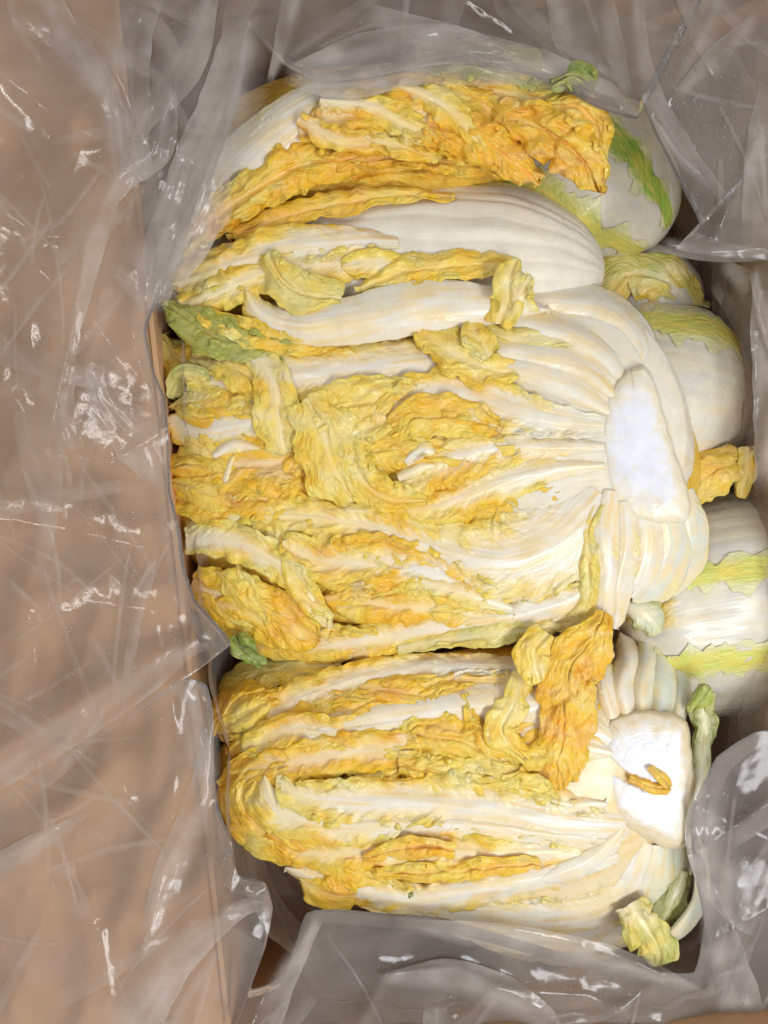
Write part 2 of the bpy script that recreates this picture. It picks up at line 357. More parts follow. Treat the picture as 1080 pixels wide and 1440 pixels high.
def loft(parent, pts, rad, name='outer_leaf', flat=1.0, th=(0, 360), ur=(0, 1), off=0, ridges=0, ridge_amp=2.0, colf=None,
         step=3.0, seed=5, lump=3, jag=0, foldz=0, label=None, cap=.12, topz=None):
    """A rounded body swept along a spine; th = degrees round it (90 = up). colf(s, theta_deg, u, seed) -> rgb, blade."""
    P0 = np.asarray(pts, float); rad = np.asarray(rad, float)
    L0 = np.sum(np.linalg.norm(np.diff(P0, axis=0), axis=1)); n = max(16, int(L0/step))
    S, Ln = spline(P0, n)
    e = np.linspace(0, 1, n); s = (1-np.cos(np.pi*e))/2 if ur == (0, 1) else ur[0]+(ur[1]-ur[0])*e
    idx = s*(n-1); i0 = np.clip(idx.astype(int), 0, n-2); f = (idx-i0)[:, None]
    C0 = S[i0]*(1-f)+S[i0+1]*f
    T = np.gradient(S, axis=0); T /= np.linalg.norm(T, axis=1)[:, None]; T = T[i0]*(1-f)+T[i0+1]*f
    R = np.interp(s, np.linspace(0, 1, len(rad)), rad)
    k = np.sqrt(np.clip(1-((cap-s)/cap).clip(0)**2, 0, 1))*np.sqrt(np.clip(1-((s-1+cap)/cap).clip(0)**2, 0, 1))
    R = R*np.maximum(k, .01)
    up = np.array([0, 0, 1.0]); side = np.cross(T, up); side /= np.linalg.norm(side, axis=1)[:, None]; nor = np.cross(side, T)
    m = max(12, int(np.radians(th[1]-th[0])*rad.max()/step))
    th_ = np.linspace(th[0], th[1], m)
    TH, SS = np.meshgrid(th_, s)
    if jag and th[1]-th[0] < 350:
        a = np.abs(2*(TH-th[0])/(th[1]-th[0])-1)
        TH = TH+np.sign(TH-(th[0]+th[1])/2)*a**3*jag*fbm(SS*Ln/28., np.sign(TH-(th[0]+th[1])/2)*2.+seed, 3, seed)
    u = SS*Ln; a = np.radians(TH); v = a*R[:, None]
    rr = R[:, None]+off
    if ridges: rr = rr+ridge_amp*k[:, None]*(np.abs(np.sin(a*ridges/2+1.0*fbm(u/160., a*1.5, 2, seed)+1.8*pn(a*2.2, u/900., seed+31)))**.8)*(.55+.8*np.abs(pn(a*3., u/150., seed+32)+.4))
    rr = rr+lump*k[:, None]*fbm(u/80., TH/40., 2, seed+3)
    C, bl = colf(SS, TH, u, seed)
    if bl is not None:
        F1, F2 = worley(u/13., v/12.+seed, seed); rr = rr+bl*.9*(ss(0, .4, F2-F1)-.2)+bl*1.2
    P = C0[:, None]+side[:, None]*(np.cos(a)*rr)[..., None]+nor[:, None]*(np.sin(a)*rr*flat)[..., None]
    if topz is not None:
        zt = MOUND[parent](P[..., 0], P[..., 1])+topz if parent in MOUND else topz; P[..., 2] = np.where(P[..., 2] > zt, zt+.12*(P[..., 2]-zt), P[..., 2])
    if foldz:
        X_, Y_ = P[..., 0], P[..., 1]; kk = k[:, None]
        P[..., 2] += kk*foldz*(ridged(Y_/30.+1.4*pn(X_/80, Y_/60, seed+5), X_/110., seed+6)+.5*ridged(Y_/13.+1.1*pn(X_/40, Y_/30, seed+7), X_/60., seed+8)+.4*fbm(X_/40., Y_/30., 2, seed))
    V = to_world(P[..., 0], P[..., 1], P[..., 2])
    Cc = np.concatenate([C, (bl if bl is not None else np.zeros_like(u))[..., None]], -1)
    o = grid_mesh(name, V[:, ::-1], Cc[:, ::-1], np.stack([u, v], -1)[:, ::-1], LEAF, parent)
    if label: o['label'] = label
    return o

def bc3(c, shp): return np.broadcast_to(np.array(c), shp+(3,))
def col_white(base=WHITE, bands=(), tint=CREAM, k=.35):
    """bands: (theta0, theta1, rgb, s0, s1) painted leaf blade with a jagged border"""
    def f(SS, TH, u, seed):
        C = mixc(bc3(base, SS.shape), bc3(tint, SS.shape), np.clip(k*(.5+fbm(u/60., TH/9., 3, seed+1)), 0, 1))
        bl = np.zeros_like(SS)
        for q, (t0, t1, c, s0, s1) in enumerate(bands):
            j = 6*fbm(u/34., TH/30.+q*3., 4, seed+q)+2.2*fbm(u/9., TH/6., 3, seed+q+5)
            js = .05*fbm(TH/9., u*0+q, 3, seed+q+2)
            mk = ss(t0-5, t0+5, TH+j)*ss(t1+5, t1-5, TH-j)*ss(s0-.03, s0+.03, SS+js)*ss(s1+.03, s1-.03, SS+js)
            cc = mixc(bc3(c, SS.shape), bc3(PALE, SS.shape), np.clip(.3+.6*fbm(u/30., TH/12., 3, seed+q+9), 0, 1)*.6)
            C = mixc(C, cc, mk); bl = np.maximum(bl, mk)
        return C, bl
    return f
def col_heart(warm=.6):
    def f(SS, TH, u, seed):
        w_ = warm+.5*fbm(u/50., TH/14., 3, seed)
        C = mixc(bc3(GOLD, SS.shape), bc3(ORNG, SS.shape), np.clip(w_, 0, 1)); C = mixc(C, bc3(PALE, SS.shape), np.clip(.5*ridged(TH/7., u/90., seed+9)+.2, 0, .8)); return C, np.ones_like(SS)*.9
    return f

def slab(parent, poly, z, drop, name='core', rings=26, colc=COOL, cole=np.array([.86, .77, .55]), seed=3, dome=3, edge=.24, groove=None):
    """A cut stem: a domed slab over a traced outline, with a rounded edge that goes down."""
    P = np.asarray(poly, float); Q, _ = spline(np.vstack([P, P[:1]]), 150); Q = Q[:-1]; P_ = np.vstack([P, P[:1]]); L_ = np.concatenate([[0], np.cumsum(np.linalg.norm(np.diff(P_, axis=0), axis=1))]); q_ = np.linspace(0, L_[-1], 149, endpoint=False); Q = .3*Q+.7*np.stack([np.interp(q_, L_, P_[:, 0]), np.interp(q_, L_, P_[:, 1])], -1); Q = P.mean(0)+(Q-P.mean(0))*1.05
    c = P[:, :2].mean(0)
    rows = []; cols = []
    for r in np.concatenate([np.linspace(0, 1, rings), [1.03, 1.05, 1.05, 1.0, .9]]):
        i = len(rows); xy = c+(Q[:, :2]-c)*min(r, 1.05)
        j = 1+.03*pn(np.arange(len(Q))/6., np.full(len(Q), r*4.), seed)*r
        xy = c+(xy-c)*j[:, None]
        ze = z+dome*(1-r*r)-6*max(0, min(1, (r-.75)/.27))**2
        if i >= rings: ze = z-6-(i-rings+1)*drop/5.
        hh = .35*fbm(xy[:, 0]/26., xy[:, 1]/20., 3, seed)
        zz = np.full(len(Q), ze)+hh
        e = np.full(len(Q), ss(1-edge*2, 1.0, np.array(r)))+.45*fbm(xy[:, 0]/15., xy[:, 1]/15., 3, seed+2)*(r > .3)
        e = np.clip(e, 0, 1)
        C = mixc(bc3(colc, e.shape), bc3(cole, e.shape), e)
        if groove is not None:
            d = seg_dist(xy[:, 0], xy[:, 1], groove); g = ss(9, 4, d+2*pn(xy[:, 0]/7., xy[:, 1]/7., 3))
            zz = zz-6*g; C = mixc(C, bc3(GOLD*.9, e.shape), g*.85)
        rows.append(to_world(xy[:, 0], xy[:, 1], zz)); cols.append(np.concatenate([C, e[:, None]*.25], -1))
    V = np.stack(rows); C = np.stack(cols)
    uv = np.stack(np.meshgrid(np.arange(V.shape[1])*2., np.arange(V.shape[0])*3.), -1)
    o = grid_mesh(name, V, C, uv, LEAF, parent, wrap=True)
    return o
def seg_dist(x, y, P):
    d = np.full(np.shape(x), 1e9)
    for (a, b), (c, e) in zip(P[:-1], P[1:]):
        vx, vy = c-a, e-b; t = np.clip(((x-a)*vx+(y-b)*vy)/(vx*vx+vy*vy), 0, 1)
        d = np.minimum(d, np.hypot(x-a-t*vx, y-b-t*vy))
    return d

#@@SCENE
# ================================================================== cardboard box and bag lining
def wall_board(name, x0, y0, x1, y1, z0, z1, parent):
    # box in world units from px coordinates on plane z = 0 (no perspective correction: a real box)
    X0, X1 = (x0-540)*K, (x1-540)*K; Y0, Y1 = (720-y1)*K, (720-y0)*K; Z0, Z1 = z0*K, z1*K
    V = np.array([(x, y, z) for z in (Z0, Z1) for x, y in ((X0, Y0), (X1, Y0), (X1, Y1), (X0, Y1))])
    F = np.array([(3, 2, 1, 0), (4, 5, 6, 7), (0, 1, 5, 4), (1, 2, 6, 5), (2, 3, 7, 6), (3, 0, 4, 7)])
    me = bpy.data.meshes.new(name); raw_mesh(me, V, F, None, None, False); me.materials.append(CARD)
    o = bpy.data.objects.new(name, me); col.objects.link(o); o.parent = parent
    return o
box = thing('cardboard_box', 'brown cardboard box with open flaps holding the bag of cabbages', 'box')
ZB = -430
TLc, TRc, BRc, BLc = (162, -14), (1136, -16), (1142, 1450), (322, 1452)
def board(name, p, q, wd, z0, z1):
    # panel standing or lying along the line p-q, offset wd to its outer side
    (x0, y0), (x1, y1) = p, q; L = math.hypot(x1-x0, y1-y0); nx, ny = (y1-y0)/L, -(x1-x0)/L
    pts = [(x0, y0), (x1, y1), (x1+nx*wd, y1+ny*wd), (x0+nx*wd, y0+ny*wd)]
    V = np.array([((x-540)*K, (720-y)*K, z*K) for z in (z0, z1) for x, y in pts])
    F = np.array([(0, 1, 2, 3), (7, 6, 5, 4), (4, 5, 1, 0), (5, 6, 2, 1), (6, 7, 3, 2), (7, 4, 0, 3)])
    me = bpy.data.meshes.new(name); raw_mesh(me, V, F, None, None, False); me.materials.append(CARD)
    o = bpy.data.objects.new(name, me); col.objects.link(o); o.parent = box
board('floor_panel', (150, -16), (1142, -16), -1470, ZB-8, ZB)
for a_, b_ in ((TLc, TRc), (TRc, BRc), (BRc, BLc), (BLc, TLc)):
    board('side_panel', a_, b_, 7, ZB, -14)
    (x0, y0), (x1, y1) = a_, b_; L = math.hypot(x1-x0, y1-y0); nx, ny = (y1-y0)/L*9, -(x1-x0)/L*9
    ex, ey = ((x1-x0)/L*420, (y1-y0)/L*420) if abs(nx) > 5 else (0, 0)
    board('flap', (x0+nx-ex, y0+ny-ey), (x1+nx+ex, y1+ny+ey), 520, *((-30, -22) if abs(nx) > 5 else (-40, -32)))
# a table under it
tb = bpy.data.meshes.new('table_top'); s_ = 1.5
raw_mesh(tb, np.array([(-s_, -s_, ZB*K-.02), (s_, -s_, ZB*K-.02), (s_, s_, ZB*K-.02), (-s_, s_, ZB*K-.02)]), np.array([(0, 1, 2, 3)]), None, None, False)
tm, nt, N_, L_ = nodes_mat('table_grey'); o_ = N_.new('ShaderNodeOutputMaterial'); p_ = N_.new('ShaderNodeBsdfPrincipled'); p_.inputs['Base Color'].default_value = (.18, .17, .17, 1); p_.inputs['Roughness'].default_value = .6
nz = N_.new('ShaderNodeTexNoise'); nz.inputs['Scale'].default_value = 40; bb = N_.new('ShaderNodeBump'); bb.inputs['Strength'].default_value = .2; L_.new(nz.outputs[0], bb.inputs['Height']); L_.new(bb.outputs[0], p_.inputs['Normal']); L_.new(p_.outputs[0], o_.inputs[0])
tb.materials.append(tm); to = bpy.data.objects.new('floor', tb); col.objects.link(to); to['kind'] = 'structure'

bag = thing('plastic_bag', 'clear crumpled plastic bag lining the cardboard box around the cabbages', 'plastic bag')
def facet(x, y, sc_, ang, st, seed):
    c, s = math.cos(ang), math.sin(ang)
    xr = (x*c+y*s)/(sc_*st); yr = (-x*s+y*c)/sc_
    w_ = .25*pn(xr*.7, yr*.7, seed+3)
    F1, F2 = worley(xr+w_, yr-w_, seed); return F1*F1
def crumple(x, y, amp=1.0, seed=0):
    h = 30*facet(x, y, 190, 1.1, 2.6, seed+1)+13*facet(x, y, 85, 1.9, 3.2, seed+2)+3.5*facet(x, y, 38, 1.3, 3.2, seed+4)
    h += 10*fbm(x/170., y/170., 2, seed+5)+.8*fbm(x/32., y/22., 2, seed+6)
    return amp*h
RIDGES = [  # traced creases of the bag: polyline, height, half width
    ([(352, -20), (346, 60), (318, 190), (270, 310)], 16, 26),
    ([(240, 130), (215, 215), (165, 245), (125, 330), (104, 450), (66, 636)], 16, 22),
    ([(66, 636), (160, 655), (240, 600)], 9, 20), ([(66, 636), (20, 560)], 7, 14),
    ([(0, 1112), (90, 1050), (200, 985), (292, 930), (324, 906)], 15, 26),
    ([(240, 968), (246, 1060), (236, 1150)], 9, 16), ([(200, 1338), (226, 1230), (286, 1120), (298, 1000)], 16, 26),
    ([(200, 1338), (300, 1290), (370, 1250)], 10, 22), ([(310, 1140), (330, 1210), (312, 1290), (378, 1330)], 10, 18),
    ([(10, 1290), (120, 1170), (180, 1120)], 9, 30), ([(38, 870), (44, 940), (30, 1010)], 8, 14),
    ([(140, 1310), (150, 1400), (146, 1460)], 9, 14), ([(215, 880), (222, 960)], 8, 14),
    ([(0, 730), (90, 745), (215, 775)], 7, 22), ([(60, 880), (130, 850), (250, 865)], 6, 20),
    ([(190, -10), (230, 100), (240, 130)], 12, 22), ([(100, 0), (150, 60), (200, 190)], 9, 20), ([(0, 95), (60, 150), (130, 190)], 8, 18),
    ([(0, 290), (60, 330), (110, 330)], 8, 14), ([(270, 0), (262, 120), (250, 220)], 10, 16),
    ([(1010, 0), (960, 100), (905, 140)], 14, 20), ([(1050, 45), (1000, 90), (945, 135)], 10, 16), ([(905, 140), (960, 230), (1025, 296)], 14, 18),
    ([(1062, 200), (1040, 260), (1005, 330)], 9, 8), ([(940, 340), (1000, 352), (1090, 345)], 10, 18), ([(890, -10), (905, 140)], 14, 16),
    ([(770, -10), (800, 70), (840, 90)], 10, 18), ([(650, -10), (760, 60), (820, 130)], 9, 20), ([(380, 100), (470, 40), (620, 30), (760, 90)], 10, 22),
    ([(560, 1290), (700, 1300), (880, 1350), (1010, 1400)], 10, 16), ([(540, 1372), (640, 1360), (760, 1420)], 12, 14), ([(440, 1280), (380, 1380), (350, 1450)], 12, 20),
    ([(540, 1372), (500, 1450)], 10, 12), ([(990, 1200), (1030, 1300), (1060, 1440)], 10, 14), ([(1000, 1060), (970, 1130), (1080, 1180)], 12, 18),
    ([(1080, 1130), (1010, 1180), (960, 1210)], 9, 12), ([(870, 1420), (980, 1340), (1080, 1280)], 8, 16), ([(640, 1440), (700, 1390), (820, 1400), (960, 1450)], 8, 14),
]
def bag_z(x, y):
    left = ss(420, 120, x); top = ss(200, 20, y)*ss(150, 400, x); bot = ss(1240, 1400, y); right = ss(880, 1040, x)
    z = 14+14*left+(-10)*top-30*bot*ss(300, 500, x)-30*right*ss(900, 1100, y)
    z = z+crumple(x, y, .55, 3)-8
    for P, h, w_ in RIDGES:
        d = seg_dist(x, y, P)
        z = z+h*np.exp(-(np.sqrt(d*d+25)-5)/w_*1.3)
    return z
OPEN = [(392, 88), (352, 40), (346, 90), (330, 160), (306, 230), (268, 318), (236, 392), (214, 440), (206, 468), (216, 520), (232, 560),
        (238, 620), (240, 690), (254, 750), (260, 800), (276, 845), (300, 872), (326, 904), (296, 930), (262, 952), (290, 962), (300, 1000), (301, 1090), (309, 1140),
        (326, 1185), (334, 1230), (372, 1240), (384, 1275), (374, 1330), (352, 1390), (400, 1372), (430, 1285), (470, 1278), (540, 1284), (620, 1290), (700, 1312), (800, 1342), (900, 1362), (975, 1368),
        (990, 1300), (974, 1210), (972, 1140), (1006, 1066), (1060, 1030), (1150, 1010), (1180, 800), (1170, 500), (1100, 372), (1020, 362), (950, 350), (985, 318), (958, 262), (922, 190), (900, 140), (896, 168),
        (840, 152), (800, 130), (740, 104), (660, 92), (600, 96), (520, 112), (450, 118)]
def ring_part(name, inner, mat, n=1100, rows=150, seed=0):
    P = np.array(inner, float); Q, _ = spline(np.vstack([P, P[:1]]), n+1)
    # follow the traced corners closely
    L = np.concatenate([[0], np.cumsum(np.linalg.norm(np.diff(np.vstack([P, P[:1]]), axis=0), axis=1))])
    q = np.linspace(0, L[-1], n, endpoint=False); PP = np.vstack([P, P[:1]])
    Q = .6*np.stack([np.interp(q, L, PP[:, 0]), np.interp(q, L, PP[:, 1])], -1)+.4*Q[:-1]
    ang = np.arctan2(Q[:, 1]-720, Q[:, 0]-600)
    # outer: rectangle
    f = 1/np.maximum(np.abs(np.cos(ang))/720., np.abs(np.sin(ang))/860.)
    O = np.stack([600+np.cos(ang)*f, 720+np.sin(ang)*f], -1)
    k = np.concatenate([[-3, -2, -1], np.arange(rows)]); r = np.clip(k/(rows-1.), 0, 1)**1.15
    XY = Q[None]*(1-r)[:, None, None]+O[None]*r[:, None, None]
    z = bag_z(XY[..., 0], XY[..., 1])
    for i, kk in enumerate((-3, -2, -1)):       # hem turned under
        b = [5, 12, 20][(-kk)-1]; rr = b/300.
        XY[i] = Q*(1-rr)+O*rr
        z[i] = bag_z(XY[i][:, 0], XY[i][:, 1])-[4, 8, 10][(-kk)-1]
    return grid_mesh(name, to_world(XY[..., 0], XY[..., 1], z), None, None, mat, bag, wrap=True)
ring_part('bag_mouth', OPEN, FILM)
# lining down inside the box
def lining():
    n = 700; a = np.linspace(0, 2*np.pi, n, endpoint=False)
    cx, cy_ = 670, 720; hx, hy = 455, 690
    rows = []
    for k in range(150):
        q = k/149.
        if q < .62: dep = q/.62; f = 1-.05*dep; z = -12-dep*377
        else: dep = (q-.62)/.38; f = .95*(1-dep)+.01; z = -389-14*dep
        p = 5.0; c = np.cos(a); s = np.sin(a)
        rr = 1/(np.abs(c)**p+np.abs(s)**p)**(1/p)
        U_ = rr*c*f; V_ = rr*s*f; a0 = (U_+1)/2; b0 = (V_+1)/2; i_ = 13
        X = (1-b0)*((1-a0)*(150+i_)+a0*(1136-i_))+b0*((1-a0)*(322+i_)+a0*(1142-i_)); Y = (1-b0)*(-15+i_)+b0*(1451-i_)
        arc = a*600.
        h = 2.0*(26*facet(arc, np.full(n, q*700.), 120, 1.2, 2.0, 3)+12*facet(arc, np.full(n, q*700.), 55, .6, 2.0, 5)+5*facet(arc, np.full(n, q*700.), 28, .9, 2.0, 8))
        h = h*np.minimum(1, np.minimum(a, 2*np.pi-a)*6)
        if q < .62: X = X-h*c*.8; Y = Y-h*s*.8
        else: z = z+h*.9
        z = z+np.zeros(n)
        rows.append(np.stack([(X-540)*K, (720-Y)*K, z*K], -1))
    return grid_mesh('bag_lining', np.stack(rows), None, None, FILM3, bag, wrap=True)
lining()
def inside(x, y, P):
    c = False
    for (x1, y1), (x2, y2) in zip(P, P[1:]+P[:1]):
        if (y1 > y) != (y2 > y) and x < (x2-x1)*(y-y1)/(y2-y1)+x1: c = not c
    return c
def fold(pts, wid, seed, lift=6, amp=3.0, name='fold', dz=0, dens=1.0):
    P0 = np.array([(x, y, 0) for x, y in pts], float)
    L0 = np.sum(np.linalg.norm(np.diff(P0, axis=0), axis=1)); n = int(L0/3); S, Ln = spline(P0, n)
    s = np.linspace(0, 1, n); wd = np.interp(s, np.linspace(0, 1, len(wid)), wid)
    T = np.gradient(S, axis=0); T /= np.linalg.norm(T, axis=1)[:, None]
    side = np.stack([T[:, 1], -T[:, 0]], -1); m = max(8, int(2*max(wid)/3)); t = np.linspace(-1, 1, m); tt, s2 = np.meshgrid(t, s)
    X = S[:, None, 0]+side[:, None, 0]*tt*wd[:, None]*(1+.12*pn(s2*Ln/40., np.sign(tt), seed)); Y = S[:, None, 1]+side[:, None, 1]*tt*wd[:, None]
    Z = bag_z(X, Y)+lift*(1-.7*tt**2)+amp*pn(tt*wd[:, None]/14., s2*Ln/90., seed)+1.5+dz
    rs = np.random.RandomState(seed); sg = 1 if rs.rand() < .5 else -1
    al = ss(-1.05, .1, tt*sg)*np.clip(.75+.6*pn(s2*Ln/60., tt*.8, seed+5), .15, 1)*ss(0, .12, s2)*ss(1, .85, s2)
    C = np.repeat(dens*al[..., None], 4, -1)
    V = to_world(X, Y, Z); a = V[n//2, m//2]; nn = np.cross(V[n//2+1, m//2]-a, V[n//2, m//2+1]-a)
    if nn[2] < 0: V = V[:, ::-1]; C = C[:, ::-1]
    return grid_mesh(name, V, C, None, FILM2, bag)
FOLDS = [
    ([(196, -20), (172, 80), (176, 180), (196, 270)], (34, 40, 36, 20)), ([(60, -20), (100, 70), (150, 150), (170, 260)], (14, 30, 26, 10)),
    ([(352, 20), (330, 150), (286, 280), (236, 400), (214, 450)], (30, 50, 62, 46, 12)), ([(300, 180), (262, 300), (222, 400)], (30, 60, 30)), ([(250, 240), (215, 330), (205, 440)], (24, 50, 26)),
    ([(395, 95), (480, 108), (600, 80), (760, 100)], (20, 36, 40, 20)), ([(500, 20), (640, 70), (800, 110), (880, 150)], (20, 34, 30, 8)),
    ([(-30, 1095), (80, 1030), (190, 962), (262, 912), (322, 902)], (30, 30, 28, 22, 4)),
    ([(238, 118), (218, 205), (172, 245), (140, 300)], (10, 26, 26, 12)),
    ([(140, 300), (118, 400), (100, 480), (104, 520)], (22, 16, 12, 4)),
    ([(345, -20), (335, 80), (300, 190), (248, 300), (212, 400), (204, 450)], (26, 28, 34, 34, 26, 10)),
    ([(300, -20), (250, 100), (200, 160), (160, 240)], (10, 34, 26, 6)),
    ([(120, 500), (150, 560), (200, 620), (228, 690)], (6, 30, 44, 10)),
    ([(100, 640), (92, 560), (110, 520)], (20, 16, 4)),
    ([(300, 1000), (286, 1120), (240, 1230), (196, 1350)], (8, 26, 24, 8)),
    ([(262, 960), (272, 1040), (290, 1100)], (12, 22, 16)),
    ([(160, 1460), (240, 1350), (330, 1280), (380, 1270)], (50, 40, 24, 8)),
    ([(-30, 1240), (70, 1180), (130, 1140)], (24, 20, 4)),
    ([(1010, -20), (985, 50), (945, 120), (935, 140)], (14, 24, 16, 4)),
    ([(1070, 20), (1010, 80), (950, 140)], (6, 18, 10)),
    ([(892, -20), (902, 100), (950, 200), (1024, 294)], (10, 18, 20, 3)),
    ([(1096, 120), (1070, 230), (1060, 330)], (30, 24, 8)),
    ([(925, 340), (990, 352), (1100, 352)], (12, 16, 14)),
    ([(780, -20), (800, 50), (840, 120)], (14, 24, 12)), ([(850, -20), (860, 60), (880, 140)], (8, 18, 6)),
    ([(400, 110), (520, 70), (640, 60), (740, 90)], (14, 26, 26, 8)), ([(420, -20), (400, 60), (380, 120)], (20, 16, 6)),
    ([(560, 1300), (700, 1322), (860, 1352), (1000, 1400)], (8, 26, 22, 6)),
    ([(530, 1380), (640, 1376), (740, 1420), (780, 1460)], (8, 26, 30, 20)),
    ([(1010, 1075), (1000, 1180), (1040, 1260), (1090, 1300)], (20, 36, 40, 30)),
    ([(980, 1220), (1010, 1320), (1040, 1440)], (10, 30, 40)), ([(450, 1285), (400, 1370), (370, 1450)], (8, 20, 22)),
]
for i, (p, w_) in enumerate(FOLDS):
    tr_ = p[0][0] > 640 and p[-1][1] < 400
    fold(p, tuple(max(q, .55*max(w_)) for q in w_) if tr_ else w_, 31+i*3, dens=.6 if tr_ else 1.0)
fold([(1000, 392), (1050, 450), (1100, 550), (1140, 640)], (10, 26, 24, 8), 401, dz=-200)
fold([(1010, 368), (1070, 420), (1140, 500)], (8, 34, 30), 402, dz=-130); fold([(1090, 540), (1100, 620), (1130, 700)], (10, 34, 30), 403, dz=-140)
fold([(1080, 560), (1096, 620), (1120, 690)], (6, 24, 20), 404, dz=-150)
fold([(1088, 366), (1078, 470), (1086, 590), (1080, 700)], (26, 22, 26, 20), 405, dz=-60)
fold([(1060, 372), (1072, 430), (1100, 520)], (6, 12, 10), 406, dz=-50)
rs_ = np.random.RandomState(19); nf_ = 0
while nf_ < 120:                       # small creases scattered over the film
    x = rs_.uniform(-20, 1100); y = rs_.uniform(-20, 1460)
    if not (x < 220 or y < 70 or y > 1380 or (x > 930 and (y < 330 or y > 1090)) or (x < 300 and y < 330)): continue
    an = math.pi*.5+.9*float(pn(x/300., y/300., 4))*2.2+rs_.normal(0, .35)
    if x < 200 and rs_.rand() < .4: an = rs_.uniform(0, 3.1)
    ln = rs_.uniform(70, 300); cv = rs_.normal(0, .18); P = []
    for q in (0, .33, .66, 1): P.append((x+math.cos(an+cv*(q-.5))*ln*(q-.5), y+math.sin(an+cv*(q-.5))*ln*(q-.5)))
    if any(inside(a_, b_, OPEN) for a_, b_ in P): continue
    wv = rs_.uniform(3, 24) if nf_ % 2 else rs_.uniform(3, 8); fold(P, (wv*.8, wv, wv*.9, wv*.6), 200+nf_, lift=rs_.uniform(2, 5), amp=1.5, dens=rs_.uniform(.3, .7) if nf_ % 2 else .38); nf_ += 1

# droplets on the film
def droplets():
    rs = np.random.RandomState(5); cl = [(985, 120, 60, 90, 300), (1030, 220, 50, 90, 240), (60, 300, 90, 200, 80), (180, 700, 120, 200, 500), (150, 1000, 160, 300, 600), (130, 500, 110, 250, 300), (230, 560, 40, 100, 200),
          (330, 1160, 40, 140, 220), (260, 60, 80, 80, 160), (300, 230, 60, 120, 90), (560, 60, 200, 40, 100), (800, 1400, 200, 30, 130), (1040, 1150, 40, 100, 60), (840, 60, 40, 50, 60)]
    Vs, Fs = [], []; nv = 0
    for cx, cy_, sx, sy, n in cl:
        for _ in range(n):
            x = rs.normal(cx, sx*.6); y = rs.normal(cy_, sy*.6); r = .5+abs(rs.normal(0, .6)); 
            if inside(x, y, OPEN): continue
            z = float(bag_z(np.array(x), np.array(y)))
            e = 1+rs.rand()*.8; an = rs.rand()*3.14
            for lv, (q, hz) in enumerate(((1, -.6), (.8, .5), (.4, .9))):
                for k in range(8):
                    t = k/8*2*np.pi; dx = r*q*e*math.cos(t); dy = r*q*math.sin(t)
                    Vs.append((x+dx*math.cos(an)-dy*math.sin(an), y+dx*math.sin(an)+dy*math.cos(an), z+r*hz))
            Vs.append((x, y, z+r*1.05))
            for lv in range(2):
                for k in range(8):
                    a = nv+lv*8+k; b = nv+lv*8+(k+1) % 8; Fs.append((b, a, a+8)); Fs.append((b, a+8, b+8))
            for k in range(8): Fs.append((nv+16+(k+1) % 8, nv+16+k, nv+24))
            nv += 25
    V = np.array(Vs); me = bpy.data.meshes.new('water_droplets'); raw_mesh(me, to_world(V[:, 0], V[:, 1], V[:, 2]), np.array(Fs), None, None)
    me.materials.append(WATER); o = bpy.data.objects.new('water_droplets', me); col.objects.link(o)
    tag(o, 'fine beads of water scattered over the clear plastic film', 'water droplets', kind='stuff')
droplets()

# ================================================================== cabbages
GR = 'salted napa cabbages packed in the bag'
def band(cab, pts, rad, t0, t1, colr, s0, s1, sd, **k):
    def f(SS, TH, u, seed):
        e = np.abs(2*(TH-t0)/(t1-t0)-1)
        n_ = fbm(u/26., TH/5., 3, seed); C = mixc(bc3(colr, SS.shape), bc3(PALE, SS.shape), np.clip(.25+.5*n_, 0, .7))
        C = mixc(C, bc3([.80, .78, .50], SS.shape), np.clip(ss(.35, 1.2, e+.35*n_), 0, .85)); return C, np.full(SS.shape, .55)
    loft(cab, pts, rad, th=(t0, t1), ur=(s0, s1), off=1.5, jag=(t1-t0)*.45, colf=f, seed=sd, lump=2.5, step=2.4, **k)
# --- B: whole cabbage top right, green banded
B = thing('napa_cabbage', 'rounded white cabbage with a dark green band, at the top right of the box', 'cabbage', group=GR)
loft(B, [(690, 130, -250), (790, 210, -235), (880, 290, -235), (925, 340, -250)], (120, 138, 128, 90), name='head', ridges=26, ridge_amp=.7, cap=.4, seed=3,
     colf=col_white(base=np.array([.74, .71, .60]), bands=((12, 24, GREEN, .2, 1.1),)))
band(B, [(690, 130, -250), (790, 210, -235), (880, 290, -235), (925, 340, -250)], (120, 138, 128, 90), 50, 74, GREEN*2.0, .05, .93, 3, cap=.4)
band(B, [(690, 130, -250), (790, 210, -235), (880, 290, -235), (925, 340, -250)], (120, 138, 128, 90), 104, 136, LIME*1.15, .05, .95, 3, cap=.4)
# --- F: whole cabbage right middle
F_ = thing('napa_cabbage', 'large rounded white cabbage with a yellow-green top edge, right of the upper cut core', 'cabbage', group=GR)
loft(F_, [(800, 520, -230), (880, 545, -215), (970, 558, -215), (1062, 575, -240)], (100, 124, 128, 104), name='head', ridges=34, ridge_amp=.7, cap=.42, seed=8,
     colf=col_white(base=np.array([.76, .73, .62]), bands=((142, 156, PALE, -.1, .8),)))
band(F_, [(800, 520, -230), (880, 545, -215), (970, 558, -215), (1062, 575, -240)], (100, 124, 128, 104), 22, 52, LIME*1.35, .0, .8, 8, cap=.42)
# --- G
G_ = thing('napa_cabbage', 'small cabbage end with a yellow-green curled leaf, wedged between the two upper right heads', 'cabbage', group=GR)
loft(G_, [(860, 380, -290), (920, 410, -270), (980, 460, -280)], (60, 66, 46), name='head', ridges=12, ridge_amp=1.5, cap=.4, seed=18,
     colf=col_white(base=np.array([.70, .68, .60])))
leaf(G_, [(985, 445, -240), (935, 395, -205), (880, 385, -200), (850, 420, -200)], (20, 34, 34, 24), rib=(6, 2), warm=.9, lime=.75, crinkle=1)
